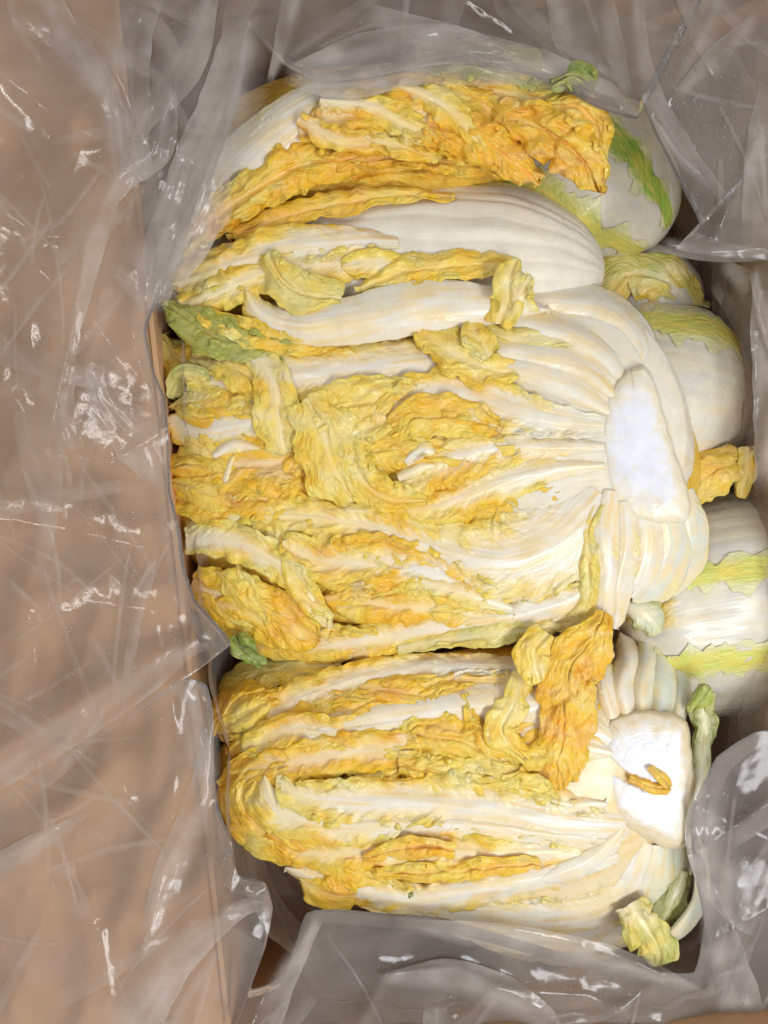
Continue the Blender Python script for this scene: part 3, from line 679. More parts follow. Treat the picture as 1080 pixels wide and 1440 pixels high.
# --- H
H_ = thing('napa_cabbage', 'white cabbage at the right edge with two yellow-green bands', 'cabbage', group=GR)
loft(H_, [(860, 880, -230), (960, 860, -210), (1060, 850, -210), (1160, 850, -240)], (130, 152, 158, 130), name='head', ridges=40, ridge_amp=.8, cap=.4, seed=28,
     colf=col_white(base=np.array([.76, .74, .64]), bands=((79, 92, PALE, -.1, .34),)))
band(H_, [(860, 880, -230), (960, 860, -210), (1060, 850, -210), (1160, 850, -240)], (130, 152, 158, 130), 64, 80, LIME*1.45, .0, 1.0, 28, cap=.4)
band(H_, [(860, 880, -230), (960, 860, -210), (1060, 850, -210), (1160, 850, -240)], (130, 152, 158, 130), 110, 128, LIME*1.45, .0, 1.0, 29, cap=.4)
# --- I: yellow tipped cabbage between F and H
I_ = thing('napa_cabbage', 'yellow leaf tip of a buried cabbage between the two right-hand heads', 'cabbage', group=GR)
leaf(I_, [(1050, 640, -130), (1010, 660, -110), (960, 690, -110), (920, 705, -130)], (16, 34, 30, 20), rib=(2, 1), warm=1.0, crinkle=.7, ruffle=4)
leaf(I_, [(1050, 628, -122), (1052, 660, -114), (1040, 700, -122)], (9, 13, 10), rib=(4, 2), warm=.9, crinkle=.6, ruffle=3)
leaf(I_, [(1040, 690, -170), (1070, 710, -160), (1100, 760, -160)], (20, 34, 40), rib=(3, 2), warm=1.2, crinkle=1.4, ruffle=8)

# --- A: top cut cabbage
A = thing('napa_cabbage', 'cut cabbage at the top under the film, with curling orange leaf ends', 'cabbage', group=GR)
BIAS[A] = .32
loft(A, [(235, 330, -140), (400, 210, -130), (580, 190, -130), (760, 190, -150)], (50, 95, 100, 80), name='heart', topz=-48, foldz=8, cap=.25, seed=33, colf=col_heart(.55))
leaf(A, [(215, 420, -60), (260, 330, -40), (330, 240, -25), (430, 160, -15), (540, 120, -15), (640, 110, -25)], (34, 40, 42, 38, 30, 20), rib=(50, 30), crinkle=.3, ruffle=2, warm=.2, lime=.2, pleat=2)
leaf(A, [(250, 350, -45), (330, 285, -30), (420, 235, -25), (520, 215, -28)], (18, 30, 36, 26), rib=(4, 2), warm=.5, crinkle=1.2, ruffle=6)
leaf(A, [(470, 120, -20), (560, 120, -15), (660, 140, -15), (740, 190, -22)], (12, 24, 34, 30), rib=(4, 3), warm=.75, crinkle=1.3)
leaf(A, [(420, 180, -14), (500, 160, -4), (590, 165, 0), (680, 205, -10), (730, 240, -25)], (20, 34, 40, 36, 22), rib=(8, 3), warm=.65, crinkle=1.3, ruffle=8)
leaf(A, [(450, 140, 4), (520, 150, 10), (590, 185, 8), (640, 215, 0)], (12, 22, 22, 12), rib=(10, 6, 2), warm=.35, crinkle=.9, ruffle=6, pleat=4, cup=12)
leaf(A, [(560, 118, 4), (620, 145, 10), (665, 190, 8), (680, 230, 0)], (12, 22, 20, 12), rib=(8, 5, 2), warm=.3, crinkle=.9, ruffle=6, pleat=4, cup=12)
leaf(A, [(500, 185, 2), (560, 205, 8), (620, 225, 2)], (10, 18, 10), rib=(7, 4, 1), warm=.3, crinkle=1, ruffle=5, pleat=4, cup=10)
leaf(A, [(420, 165, 0), (470, 195, 6), (520, 200, 2), (560, 205, -4)], (12, 18, 16, 8), rib=(7, 3), crinkle=1, warm=.5)
leaf(A, [(400, 236, -30), (470, 226, -22), (560, 222, -22), (660, 232, -30), (730, 242, -30)], (14, 16, 14, 16, 10), rib=(2, 1), warm=.9, crinkle=1.2, ruffle=8)
leaf(A, [(600, 175, 0), (680, 200, 0), (740, 240, -12), (760, 262, -20)], (22, 34, 30, 10), rib=(3, 1), warm=1.0, crinkle=1.4, ruffle=8)
leaf(A, [(585, 84, -20), (660, 82, -8), (730, 94, -8), (800, 124, -20)], (20, 28, 28, 18), rib=(4, 2), lime=1.0, bladecol=(.58, .60, .20), warm=.2, crinkle=1.6, ruffle=7)
leaf(A, [(640, 120, -25), (710, 130, -15), (780, 150, -15), (830, 170, -25)], (24, 36, 38, 26), rib=(5, 2), warm=.55, lime=.2, crinkle=1.3, ruffle=9)
leaf(A, [(778, 118, 8), (808, 108, 14), (836, 124, 6)], (14, 22, 14), rib=(1, 1), bladecol=(.13, .24, .03), green=.8, lime=.3, crinkle=1.8, ruffle=9)
leaf(A, [(700, 160, -10), (760, 180, 2), (810, 215, 2), (846, 272, -14)], (24, 42, 42, 16), rib=(3, 1), warm=1.0, crinkle=1.3, ruffle=9, notch=.3)
leaf(A, [(770, 150, -5), (815, 150, 0), (838, 185, -5), (838, 230, -16)], (14, 26, 26, 14), rib=(3, 1), warm=.85, crinkle=1.2, ruffle=7)
leaf(A, [(240, 400, -70), (300, 345, -105), (380, 300, -125), (480, 270, -135), (560, 255, -140)], (30, 34, 30, 24, 14), rib=(3, 2), warm=.9, crinkle=1.1, pleat=7)

# --- C: white ribbed cabbage
Cc = thing('napa_cabbage', 'cabbage with long smooth white ribs, second from the top of the pile', 'cabbage', group=GR)
loft(Cc, [(235, 420, -110), (380, 380, -105), (560, 365, -105), (700, 368, -105), (850, 385, -115)], (56, 84, 104, 108, 96), name='head', ridges=26, ridge_amp=3.8, cap=.26, seed=42, lump=2,
     colf=col_white(base=WHITE*1.02, bands=((20, 100, GOLD, -.1, .17), (96, 150, GOLD*1.0, -.1, .26)), k=.12), flat=.95)
leaf(Cc, [(640, 276, -30), (560, 274, -24), (480, 286, -22), (400, 304, -24), (320, 336, -32)], (4, 10, 16, 18, 10), rib=(3, 2), warm=.8, crinkle=.8, ruffle=4)
leaf(Cc, [(560, 340, -6), (490, 338, 0), (400, 348, 0), (320, 375, -8), (240, 400, -26)], (8, 22, 32, 34, 20), rib=(18, 10, 6), warm=.45, crinkle=1.0, pleat=4)
leaf(Cc, [(560, 370, 0), (470, 370, 2), (380, 380, 2), (300, 415, -6), (236, 440, -22)], (18, 28, 30, 26, 14), rib=(9, 5), warm=.4, crinkle=1.0, pleat=6)
leaf(Cc, [(730, 372, 6), (650, 372, 10), (560, 385, 8), (500, 410, 2)], (10, 20, 24, 8), rib=(3, 2), warm=.5, crinkle=1.2, ruffle=6, pleat=6)
leaf(Cc, [(600, 380, 2), (540, 372, 4), (480, 376, 4)], (12, 24, 16), rib=(10, 3), warm=.35, pleat=6)
leaf(Cc, [(480, 420, 10), (420, 410, 20), (385, 375, 18), (380, 350, 10)], (20, 32, 26, 8), rib=(3, 2), warm=.25, lime=.35, crinkle=1.4, ruffle=7, pleat=4)
leaf(Cc, [(775, 436, -8), (690, 430, 14), (590, 432, 22), (500, 450, 20), (420, 458, 16), (365, 440, 12), (345, 408, 6)], (10, 26, 38, 38, 32, 24, 12), base=.12, tip=.04, rib=(60, 58, 54, 44, 30, 10, 3), ribh=16, warm=.2, crinkle=.2, ruffle=2, pleat=1, lump=3)
leaf(Cc, [(500, 488, 4), (400, 480, 6), (320, 455, 4), (280, 440, -4)], (10, 18, 20, 10), rib=(2, 1), warm=.6, crinkle=1)
leaf(Cc, [(430, 495, -2), (350, 488, 2), (280, 460, -4), (228, 425, -16)], (12, 24, 32, 12), rib=(1, 1), bladecol=(.34, .38, .04), green=.35, lime=.3, crinkle=2.2, ruffle=8, label='green outer leaf')
leaf(Cc, [(345, 515, -40), (290, 520, -42), (245, 500, -50), (232, 470, -60)], (30, 36, 30, 14), rib=(3, 2), lime=.6, warm=.6, crinkle=1.2)
leaf(Cc, [(290, 545, -20), (262, 530, -22), (245, 560, -40)], (16, 20, 12), rib=(2, 1), lime=.9, warm=.3, crinkle=1.2)

# --- D: big cut half in the middle
D = thing('napa_cabbage', 'largest halved cabbage, cut side up in the middle, with a smooth white core', 'cabbage', group=GR)
MOUND[D] = dome(615, 668, 385, 262, 22, 52)
loft(D, [(228, 720, -90), (400, 690, -85), (620, 670, -80), (800, 660, -80), (985, 660, -100)], (120, 205, 230, 215, 150), name='heart', topz=-13, foldz=4, flat=.62, cap=.24, seed=51, step=3.4, colf=col_heart(.45))
loft(D, [(640, 640, -60), (760, 640, -55), (880, 640, -55), (975, 655, -70)], (150, 205, 215, 130), name='head', topz=-9, flat=.6, cap=.45, seed=57, step=3.4, ridges=18, colf=col_white(k=.5))
def dl(*a, **k): return leaf(D, *a, **k)
# upper fan of stalks
dl([(905, 545, -20), (900, 485, -10), (862, 440, 0), (800, 420, 6), (735, 418, 10)], (12, 18, 20, 20, 12), rib=(24, 16), ribh=12, crinkle=.2, ruffle=1, pleat=1, warm=.1)
dl([(925, 590, -30), (915, 520, -26), (890, 460, -22), (850, 430, -20)], (10, 16, 16, 8), rib=(18, 12), ribh=10, crinkle=.2, ruffle=1, pleat=1, ribcol=(.74, .74, .60))
dl([(888, 550, -8), (850, 500, 6), (795, 468, 14), (740, 452, 18), (700, 440, 18)], (10, 17, 18, 18, 10), rib=(20, 12), ribh=12, crinkle=.2, ruffle=2, pleat=1, warm=.1)
dl([(700, 455, 20), (712, 425, 34), (716, 390, 40), (728, 362, 30)], (20, 24, 22, 8), free=True, rib=(5, 3), warm=.5, lime=.25, crinkle=1, ruffle=6, pleat=5)
dl([(738, 440, 30), (730, 415, 44), (745, 385, 38)], (18, 20, 8), free=True, rib=(8, 4), warm=.3, lime=.25, crinkle=.6, ruffle=5, pleat=3)
dl([(820, 480, 10), (760, 476, 18), (710, 474, 20), (660, 452, 18)], (8, 16, 14, 8), rib=(5, 3), warm=.2, lime=.4, crinkle=.7, ruffle=6)
dl([(868, 560, -2), (820, 520, 8), (750, 498, 12), (680, 492, 14), (610, 492, 12)], (10, 18, 22, 22, 14), rib=(22, 12), ribh=12, crinkle=.3, ruffle=2, pleat=1, warm=.2)
dl([(858, 580, 0), (800, 545, 10), (740, 520, 16), (690, 512, 20)], (10, 22, 26, 18), rib=(26, 10), ribh=10, crinkle=.3, ruffle=2, pleat=1, warm=.2)
dl([(730, 520, 24), (680, 515, 34), (630, 490, 40), (585, 465, 30)], (14, 30, 34, 12), rib=(5, 2), warm=.55, crinkle=1.2, ruffle=9, pleat=6, notch=.3)
dl([(690, 500, 36), (668, 470, 44), (660, 440, 36)], (16, 20, 8), rib=(4, 2), warm=.4, lime=.2, crinkle=1.2, ruffle=8)
# upper long leaf running left
dl([(700, 515, -2), (600, 508, 8), (500, 520, 10), (400, 530, 10), (330, 540, 8), (262, 520, -2)], (22, 30, 36, 40, 38, 18), rib=(22, 5), warm=.45, crinkle=1.1, pleat=7, ruffle=6)
dl([(270, 500, 0), (310, 505, 14), (350, 530, 18), (380, 570, 14)], (12, 26, 30, 20), rib=(3, 2), warm=.35, crinkle=1.1, ruffle=6)
dl([(360, 500, 20), (385, 540, 30), (390, 590, 26), (400, 640, 14)], (16, 30, 34, 20), rib=(8, 3), warm=.3, crinkle=1.1, ruffle=7, pleat=4)
# left white rib
dl([(420, 602, 4), (360, 594, 12), (290, 606, 10), (234, 590, -6)], (22, 34, 36, 22), rib=(16, 8), ribh=10, warm=.5, crinkle=.9, pleat=4)
dl([(450, 650, -2), (370, 650, 6), (290, 660, 4), (240, 660, -16)], (26, 44, 48, 30), rib=(7, 3), warm=.95, crinkle=1.4, pleat=8, ruffle=8)
dl([(300, 640, 12), (330, 625, 18), (372, 632, 10)], (8, 13, 6), rib=(12, 5), crinkle=.6, warm=.4, name='stalk')
dl([(312, 690, 8), (322, 660, 14), (330, 640, 8)], (8, 10, 5), rib=(10, 5), crinkle=.6, warm=.4, name='stalk')
dl([(440, 720, 0), (360, 700, 8), (290, 705, 4), (244, 700, -18)], (20, 34, 34, 20), rib=(4, 2), warm=1.0, crinkle=1.3, pleat=7, ruffle=8)
# centre mass
dl([(600, 560, 10), (540, 560, 22), (480, 575, 26), (440, 600, 22), (400, 620, 14)], (20, 34, 38, 36, 20), rib=(3, 2), warm=.4, crinkle=1.3, pleat=7, ruffle=8)
dl([(430, 560, 28), (455, 610, 32), (470, 660, 28), (500, 705, 14)], (30, 46, 46, 20), rib=(4, 2), warm=.3, crinkle=1.2, pleat=6, ruffle=7)
dl([(850, 600, 4), (770, 590, 14), (690, 568, 18), (620, 552, 20), (560, 575, 20), (530, 610, 18)], (14, 24, 34, 36, 34, 18), rib=(24, 3), ribh=8, warm=.6, crinkle=1.2, pleat=5, ruffle=6)
dl([(700, 600, 22), (640, 585, 28), (580, 590, 28), (545, 610, 22)], (16, 30, 32, 16), rib=(2, 2), warm=.85, crinkle=1.0, pleat=5)
dl([(850, 628, 6), (780, 628, 14), (700, 630, 20), (620, 650, 22), (560, 690, 18)], (12, 22, 34, 44, 26), rib=(14, 4), ribh=7, warm=.6, crinkle=1.2, pleat=6, ruffle=7)
dl([(545, 590, 26), (500, 610, 28), (500, 660, 26), (540, 700, 22), (600, 705, 18)], (16, 26, 28, 28, 14), rib=(4, 2), warm=.35, crinkle=1.1, pleat=4, ruffle=8)
dl([(500, 640, 18), (550, 632, 26), (610, 640, 26), (660, 648, 18)], (22, 34, 34, 14), rib=(1, 1), warm=.5, crinkle=1.3, pleat=6, cup=12)
dl([(570, 650, 30), (595, 632, 36), (612, 636, 30)], (6, 12, 5), rib=(12, 6), crinkle=.4, warm=.2, name='stalk')
dl([(560, 672, 28), (590, 658, 34), (612, 655, 28)], (6, 10, 5), rib=(10, 6), crinkle=.4, warm=.2, name='stalk')
dl([(850, 655, 6), (780, 660, 12), (700, 680, 16), (620, 712, 16), (560, 720, 12)], (10, 20, 28, 30, 14), rib=(14, 3), ribh=7, warm=.65, crinkle=1.2, pleat=6)
# big lower white rib
dl([(850, 700, -6), (790, 760, 4), (710, 790, 10), (620, 775, 16), (540, 748, 18), (440, 728, 18), (340, 728, 12), (262, 740, -10)],
   ((60, 30), (90, 60), (74, 60), (50, 52), (36, 40), (30, 34), (28, 26), (16, 16)), rib=(62, 50, 24, 11, 7, 6, 5, 4), ribh=12, warm=.45, crinkle=.9, pleat=4, ruffle=6)
dl([(700, 850, 0), (620, 812, 12), (540, 790, 16), (460, 790, 16), (390, 760, 14)], (20, 34, 40, 36, 16), rib=(14, 4), warm=.75, crinkle=1.1, pleat=9, ruffle=7)
dl([(720, 858, 6), (640, 830, 18), (560, 812, 20), (500, 800, 18)], (8, 14, 12, 8), rib=(9, 4), ribh=7, warm=.6, crinkle=.8, pleat=3)
dl([(720, 880, 0), (620, 856, 10), (540, 850, 12), (470, 850, 8)], (18, 28, 30, 18), rib=(8, 3), warm=.85, crinkle=1.1, pleat=9, ruffle=7)
dl([(262, 760, -8), (330, 762, 16), (400, 800, 26), (440, 850, 24), (466, 884, 12)], (18, 28, 24, 20, 10), rib=(9, 5), warm=.3, crinkle=1.0, pleat=4, ruffle=6)
dl([(398, 760, 24), (405, 800, 32), (430, 840, 32), (468, 870, 22)], (8, 12, 12, 8), rib=(4, 3), warm=.4, crinkle=.7, pleat=2)
dl([(270, 820, -16), (320, 840, 0), (390, 870, 4), (450, 900, -2)], (26, 44, 40, 20), rib=(6, 3), warm=.85, crinkle=1.3, pleat=8, ruffle=8)
dl([(300, 870, -30), (350, 890, -12), (430, 905, -6), (540, 900, -4)], (12, 26, 28, 16), rib=(9, 4), warm=.7, crinkle=1.1, pleat=6)
dl([(850, 810, -10), (790, 850, 2), (700, 872, 6), (600, 885, 4), (500, 905, 0), (400, 915, -12)], (16, 24, 26, 26, 24, 14), rib=(12, 6), ribh=8, warm=.7, crinkle=.9, pleat=5)
dl([(560, 912, -14), (640, 897, 2), (730, 887, 4), (790, 880, -2)], (8, 16, 18, 10), rib=(5, 3), warm=.1, lime=.6, crinkle=.8, pleat=3, free=True)
# right-hand vertical leaves
dl([(850, 690, 4), (826, 750, 16), (828, 820, 16), (812, 870, 10), (760, 880, 4)], (8, 10, 14, 16, 8), rib=(2, 1), warm=.55, lime=.3, crinkle=.5, ruffle=4, pleat=3)
dl([(858, 690, 6), (852, 750, 16), (858, 810, 18), (850, 870, 12), (840, 900, 4)], (10, 18, 20, 16, 8), rib=(16, 6), ribh=8, crinkle=.3, ruffle=3, warm=.2, lime=.2, cup=6)
dl([(880, 705, 4), (882, 760, 12), (872, 820, 16), (864, 885, 10)], (10, 16, 15, 8), rib=(14, 6), ribh=8, crinkle=.3, ruffle=3, warm=.1, lime=.1, cup=6)
dl([(905, 715, 2), (915, 760, 6), (905, 810, 2), (885, 840, -6)], (12, 22, 22, 12), rib=(24, 14), ribh=8, crinkle=.2, ruffle=1, warm=.1, cup=6)
dl([(935, 720, 0), (945, 765, 2), (925, 815, -6), (890, 846, -16)], (14, 24, 24, 12), rib=(26, 14), ribh=8, crinkle=.2, ruffle=1, warm=.1, ribcol=(.74, .75, .64), cup=6)
dl([(962, 690, -10), (976, 740, -8), (968, 790, -16), (930, 838, -30)], (10, 16, 18, 10), rib=(20, 10), ribh=8, crinkle=.2, ruffle=1, warm=.1, ribcol=(.74, .76, .64), cup=6)
dl([(930, 600, -26), (952, 640, -24), (958, 670, -34)], (6, 12, 6), rib=(10, 5), crinkle=.2, warm=.1, ribcol=(.74, .76, .66))
dl([(970, 720, -30), (984, 738, -28), (990, 752, -34)], (5, 9, 4), rib=(1, 1), lime=.4, green=.5, crinkle=.5, ruffle=2, label='small green leaf tip')
dl([(965, 785, -40), (972, 812, -38), (962, 836, -46)], (6, 12, 6), rib=(3, 1), bladecol=LGREEN, lime=.3, green=.3, crinkle=.5, ruffle=2)
slab(D, [(890, 526), (904, 522), (918, 542), (924, 560), (936, 604), (952, 654), (966, 702), (958, 724), (920, 728), (884, 716), (862, 700), (850, 670), (842, 630), (846, 590), (860, 558), (874, 538)], 14, 40, seed=3)
def fill(cab, boxes, seed, n, zf, warm):
    rs = np.random.RandomState(seed)
    for q in range(n):
        x0, x1, y0, y1, an = boxes[q % len(boxes)]
        x = rs.uniform(x0, x1); y = rs.uniform(y0, y1); a = math.radians(an+rs.normal(0, 22)); ln = rs.uniform(60, 135); z = zf(x, y)+rs.uniform(-3, 7)
        cv = rs.normal(0, .5); P = [(x+math.cos(a+cv*(f-.5))*ln*(f-.5), y+math.sin(a+cv*(f-.5))*ln*(f-.5), z-14*(2*f-1)**2) for f in (0, .33, .67, 1)]
        wv = rs.uniform(15, 27)
        leaf(cab, P, (wv*.4, wv, wv*1.1, wv*.6), rib=(rs.choice([1, 1, 4]), 1), warm=warm+rs.normal(0, .25), crinkle=1.3, pleat=4, ruffle=5, cup=rs.uniform(8, 16), tip=.25, base=.2)
fill(D, [(262, 420, 640, 700, 5), (300, 440, 830, 890, 20), (270, 400, 560, 600, -5), (430, 640, 790, 880, 12), (560, 700, 560, 720, 20)], 77, 26, lambda x, y: 12, .65)
# orange leaf hanging from D over E
dl([(850, 860, 10), (830, 900, 18), (800, 950, 18), (795, 1010, 16), (785, 1070, 12), (780, 1115, 2)], ((14, 14), (34, 40), (44, 46), (34, 40), (34, 40), (20, 26)), free=True, rib=(.5, .5), cup=5, warm=1.35, crinkle=1.3, ruffle=5, pleat=5)
dl([(770, 890, 16), (750, 920, 24), (760, 960, 22)], (20, 30, 16), free=True, rib=(3, 2), warm=.7, crinkle=1.2, ruffle=6)

# --- E: lower cut half
E = thing('napa_cabbage', 'halved cabbage at the bottom with an orange gouge in its white core', 'cabbage', group=GR)
BIAS[E] = .12
MOUND[E] = dome(640, 1105, 345, 205, 12, 55)
loft(E, [(300, 1080, -110), (420, 1090, -105), (620, 1100, -100), (800, 1100, -100), (975, 1100, -120)], (90, 150, 185, 200, 110), name='heart', topz=-13, foldz=4, flat=.58, cap=.24, seed=61, step=3.4, colf=col_heart(.5))
loft(E, [(640, 1110, -80), (760, 1120, -70), (880, 1110, -70), (965, 1105, -90)], (120, 170, 165, 100), name='head', topz=-9, flat=.6, cap=.45, seed=67, step=3.4, ridges=18, colf=col_white(base=np.array([.84, .70, .44]), tint=np.array([.84, .58, .20]), k=.6))
def el(*a, **k): return leaf(E, *a, **k)
el([(480, 935, -40), (390, 940, -36), (340, 965, -40), (316, 1010, -56)], (14, 26, 28, 16), rib=(3, 2), warm=.5, lime=.35, crinkle=1.2)
el([(740, 936, -10), (640, 935, -4), (540, 945, -4), (440, 975, -8), (360, 1010, -14), (310, 1040, -34)], (12, 16, 22, 26, 26, 14), rib=(12, 4), warm=.65, crinkle=1.0, pleat=6)
el([(740, 958, -4), (640, 958, 2), (560, 975, 4), (480, 1000, 2), (400, 1025, -4), (316, 1060, -28)], (10, 14, 20, 26, 28, 14), rib=(4, 2), warm=.8, crinkle=1.1, pleat=6)
el([(860, 1040, -12), (790, 1000, -2), (700, 985, 6), (600, 1000, 8), (520, 1010, 6), (420, 1040, 0), (320, 1090, -26)], (20, 34, 36, 30, 30, 30, 16), rib=(36, 4), ribh=10, warm=.65, crinkle=1.0, pleat=5)
el([(560, 1015, 8), (480, 1030, 12), (400, 1030, 10), (340, 1060, -4)], (14, 24, 26, 14), rib=(10, 4), warm=.55, crinkle=1.1, pleat=6)
el([(620, 1060, 0), (520, 1055, 8), (430, 1070, 8), (360, 1080, 0), (310, 1110, -28)], (20, 30, 30, 30, 16), rib=(9, 3), warm=.85, crinkle=1.2, pleat=8)
el([(420, 1110, -4), (360, 1090, -2), (330, 1120, -14), (312, 1140, -34)], (20, 30, 30, 14), rib=(2, 1), warm=1.1, crinkle=1.2, pleat=5)
el([(540, 1050, 6), (600, 1035, 14), (670, 1050, 14), (730, 1080, 6)], (16, 34, 36, 22), rib=(2, 2), warm=.35, crinkle=1.7, pleat=3, ruffle=8)
el([(560, 1075, 10), (640, 1090, 14), (720, 1105, 10), (790, 1130, 2)], (16, 26, 30, 16), rib=(2, 2), warm=.4, crinkle=1.6, pleat=3, ruffle=8)
el([(655, 975, 14), (665, 1010, 20), (690, 1045, 18), (740, 1050, 10)], (6, 12, 16, 12), rib=(2, 1), warm=.9, crinkle=1.2, ruffle=6)
el([(735, 950, 20), (722, 990, 28), (705, 1030, 26), (740, 1070, 14)], (14, 24, 22, 14), rib=(4, 2), warm=.4, crinkle=1.2, ruffle=6)
# big curling lower leaf
el([(880, 1165, -4), (800, 1160, 8), (700, 1140, 16), (600, 1130, 22), (500, 1128, 26), (420, 1118, 26), (390, 1090, 18)],
   ((22, 20), (34, 26), (46, 30), (44, 30), (36, 34), (30, 36), (14, 20)), rib=(22, 5), ribh=9, warm=.3, crinkle=1.2, pleat=5, ruffle=6, lime=.12)
el([(860, 1185, -4), (760, 1172, 8), (660, 1162, 16), (560, 1160, 22), (460, 1160, 24), (390, 1140, 22), (372, 1090, 16)],
   ((14, 20), (18, 20), (20, 22), (24, 22), (28, 26), (30, 40), (14, 30)), rib=(14, 7), ribh=9, warm=.3, crinkle=1.1, pleat=5, ruffle=4)
el([(420, 1200, 4), (370, 1170, 8), (340, 1130, 0), (350, 1090, -6)], (20, 36, 34, 14), rib=(3, 2), warm=.5, crinkle=1.2, pleat=6)
el([(850, 1205, -8), (740, 1200, 2), (640, 1200, 10), (540, 1200, 10), (440, 1200, 4), (350, 1180, -16)], (14, 20, 24, 26, 24, 14), rib=(10, 4), warm=.65, crinkle=1.1, pleat=5)
el([(640, 1195, 18), (570, 1192, 22), (510, 1208, 18)], (8, 16, 8), rib=(2, 1), warm=1.0, crinkle=1.2)
el([(870, 1205, -10), (780, 1232, 0), (680, 1250, 4), (580, 1265, 0), (500, 1250, -10), (400, 1220, -24)], (16, 22, 24, 22, 20, 12), rib=(17, 8), ribh=9, warm=.7, crinkle=.9, pleat=4)
el([(760, 1215, 6), (680, 1220, 10), (600, 1228, 8), (520, 1225, 0)], (8, 15, 14, 8), rib=(2, 1), warm=.75, crinkle=1.1)
el([(900, 1200, -14), (860, 1270, -8), (780, 1290, -8), (680, 1285, -14), (580, 1275, -22), (440, 1248, -34)], (26, 34, 26, 24, 18, 8), rib=(26, 4), ribh=6, warm=.5, crinkle=.9, pleat=4)
el([(920, 1190, -12), (890, 1250, -10), (830, 1310, -18), (740, 1320, -28), (640, 1296, -36), (560, 1280, -44)], (30, 46, 44, 28, 18, 8), rib=(56, 6), ribh=6, warm=.3, lime=.2, crinkle=.8, pleat=3)
el([(880, 1160, 0), (850, 1195, 6), (800, 1225, 8), (740, 1240, 4)], (10, 18, 18, 8), rib=(16, 10), ribh=7, warm=.2, crinkle=.3, pleat=1)
el([(930, 1190, -6), (920, 1250, -4), (900, 1290, -12)], (18, 30, 18), rib=(30, 12), ribh=7, warm=.2, crinkle=.3, pleat=1, ribcol=(.78, .78, .62))
el([(955, 1175, -20), (950, 1230, -20), (930, 1270, -28)], (10, 16, 10), rib=(14, 6), crinkle=.2, warm=.1, ribcol=(.74, .77, .62))
el([(965, 1170, -34), (980, 1220, -34), (978, 1265, -40), (950, 1305, -50), (920, 1320, -60)], (8, 9, 9, 10, 6), rib=(12, 8), ribh=6, crinkle=.1, ruffle=1, warm=.1, ribcol=(.74, .78, .66), roll=25, free=True)
el([(962, 1225, -60), (950, 1260, -58), (930, 1300, -64)], (12, 22, 18), rib=(4, 2), bladecol=LGREEN*.8, green=.5, crinkle=.4, free=True)
el([(885, 1272, -26), (905, 1300, -20), (925, 1330, -22), (930, 1358, -30)], (26, 34, 34, 18), rib=(8, 3, 1), lime=.8, green=.15, warm=.3, crinkle=1.2, ruffle=6, notch=.6, cup=4, free=True)
el([(862, 1060, -2), (810, 1050, 2), (750, 1060, 4)], (30, 40, 20), rib=(14, 6, 2), warm=.7, crinkle=.7, base=.3)
el([(855, 1130, 2), (800, 1130, 8), (750, 1115, 8)], (12, 18, 12), rib=(12, 8, 4), warm=.9, crinkle=.5, base=.3)
fill(E, [(325, 430, 960, 1090, -20), (345, 520, 1090, 1180, 10), (560, 760, 1030, 1110, 15), (450, 650, 960, 1040, -10), (420, 640, 1200, 1260, 10)], 91, 24, lambda x, y: 4 if y < 1190 else -8, .6)
# top right stalks
el([(862, 1010, -8), (850, 960, 4), (846, 925, -4)], (14, 18, 10), rib=(18, 8), ribh=8, crinkle=.2, ruffle=1, warm=.2)
el([(884, 1010, -6), (876, 965, 8), (884, 925, 6), (872, 890, -6)], (10, 14, 15, 8), rib=(16, 9), ribh=9, crinkle=.2, ruffle=1, warm=.2)
el([(905, 1010, -8), (905, 960, 8), (912, 915, 4), (900, 880, -8)], (9, 13, 13, 8), rib=(14, 8), ribh=9, crinkle=.2, ruffle=1, ribcol=(.76, .78, .66))
el([(930, 1012, -8), (936, 960, 4), (925, 905, -2), (900, 870, -14)], (10, 16, 16, 8), rib=(16, 9), ribh=9, crinkle=.2, ruffle=1, ribcol=(.72, .76, .64))
el([(952, 1015, -14), (962, 965, -8), (945, 905, -14), (905, 858, -26)], (8, 11, 12, 8), rib=(14, 8), ribh=8, crinkle=.2, ruffle=1, ribcol=(.72, .77, .66))
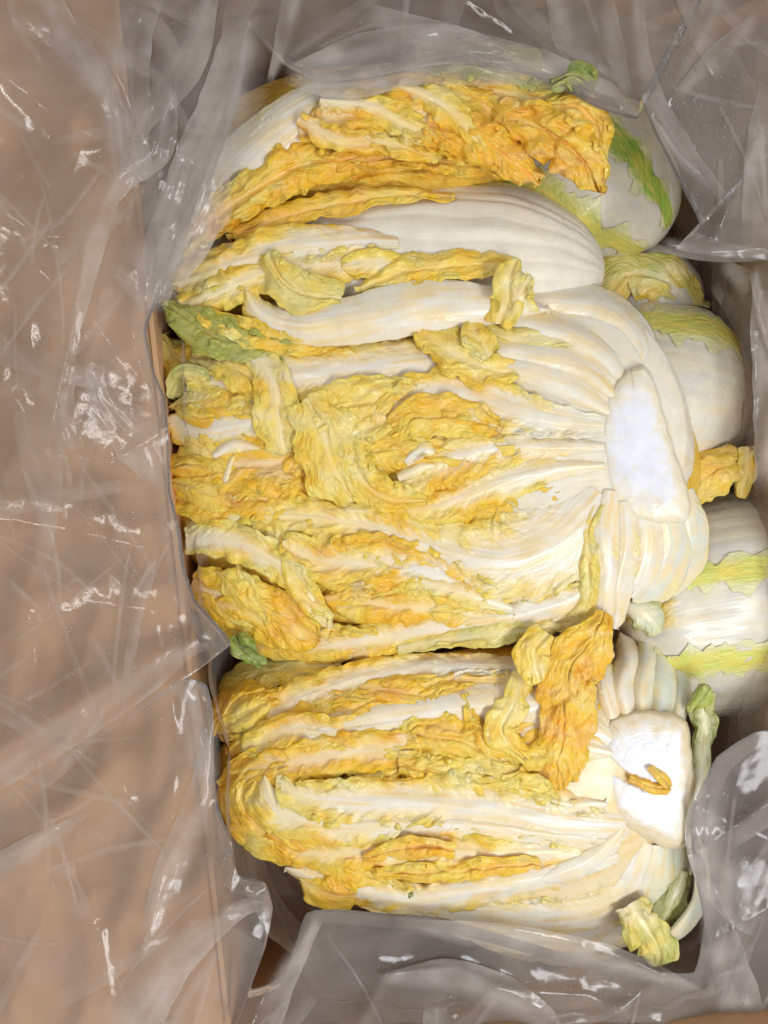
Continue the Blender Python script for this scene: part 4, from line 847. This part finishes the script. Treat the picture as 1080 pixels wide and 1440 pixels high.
el([(880, 850, -28), (905, 862, -24), (930, 890, -30)], (12, 26, 12), rib=(16, 2), bladecol=LGREEN, green=.4, crinkle=.6, ribcol=(.72, .78, .66), free=True)
el([(976, 1140, -62), (986, 1080, -50), (990, 1025, -44), (990, 962, -38)], (8, 15, 20, 16), rib=(12, 8, 5, 1), bladecol=LGREEN*.75, lime=.3, green=.5, crinkle=.7, ruffle=4, free=True, notch=.4, ribcol=(.72, .78, .60))
el([(975, 1000, -44), (984, 985, -34), (1000, 968, -32)], (10, 16, 10), rib=(1, 1), bladecol=GREEN*1.6, crinkle=1, ruffle=5, free=True, notch=.4)
slab(E, [(862, 1016), (900, 1006), (940, 1010), (962, 1022), (968, 1060), (970, 1110), (966, 1160), (955, 1188), (920, 1178), (880, 1158), (858, 1130), (848, 1090), (846, 1050)], -2, 40, seed=13,
     groove=[(845, 1066), (880, 1092), (908, 1104)], cole=np.array([.78, .66, .42]))
el([(886, 1094, 2), (915, 1106, 7), (945, 1110, 3)], (5, 9, 8), rib=(.5, .5), warm=1.3, crinkle=.6, ruffle=1, free=True, lump=2, warp=2, label='small orange shred stuck to the core')
el([(914, 1078, 4), (928, 1090, 8), (942, 1108, 5)], (5, 8, 6), rib=(.5, .5), warm=1.3, crinkle=.6, ruffle=1, free=True, lump=2, warp=2)

# loose scraps
def scrap(name, label, pts, wid, **k):
    t = leaf(None, pts, wid, name=name, **k); tag(t, label, 'leaf scrap'); return t
scrap('green_leaf', 'bright green curled leaf scrap in the gap left of the two halves', [(333, 897, -30), (340, 912, -18), (352, 922, -16), (368, 936, -26)], (9, 17, 16, 9), rib=(1, 1), green=.6, lime=.2, ruffle=12, crinkle=3.5, notch=.6, cup=5, bladecol=(.05, .24, .02))
scrap('green_fleck', 'tiny dark green fleck on the white rib of the lower half', [(574, 1256, 18), (578, 1259, 19), (582, 1260, 18)], (3, 4, 3), rib=(.5, .5), bladecol=(.02, .10, .02), green=1, crinkle=.2, ruffle=0, pleat=0, lump=0, warp=0, step=1.2, thick=1)
print('TRIS', TRIS[0])
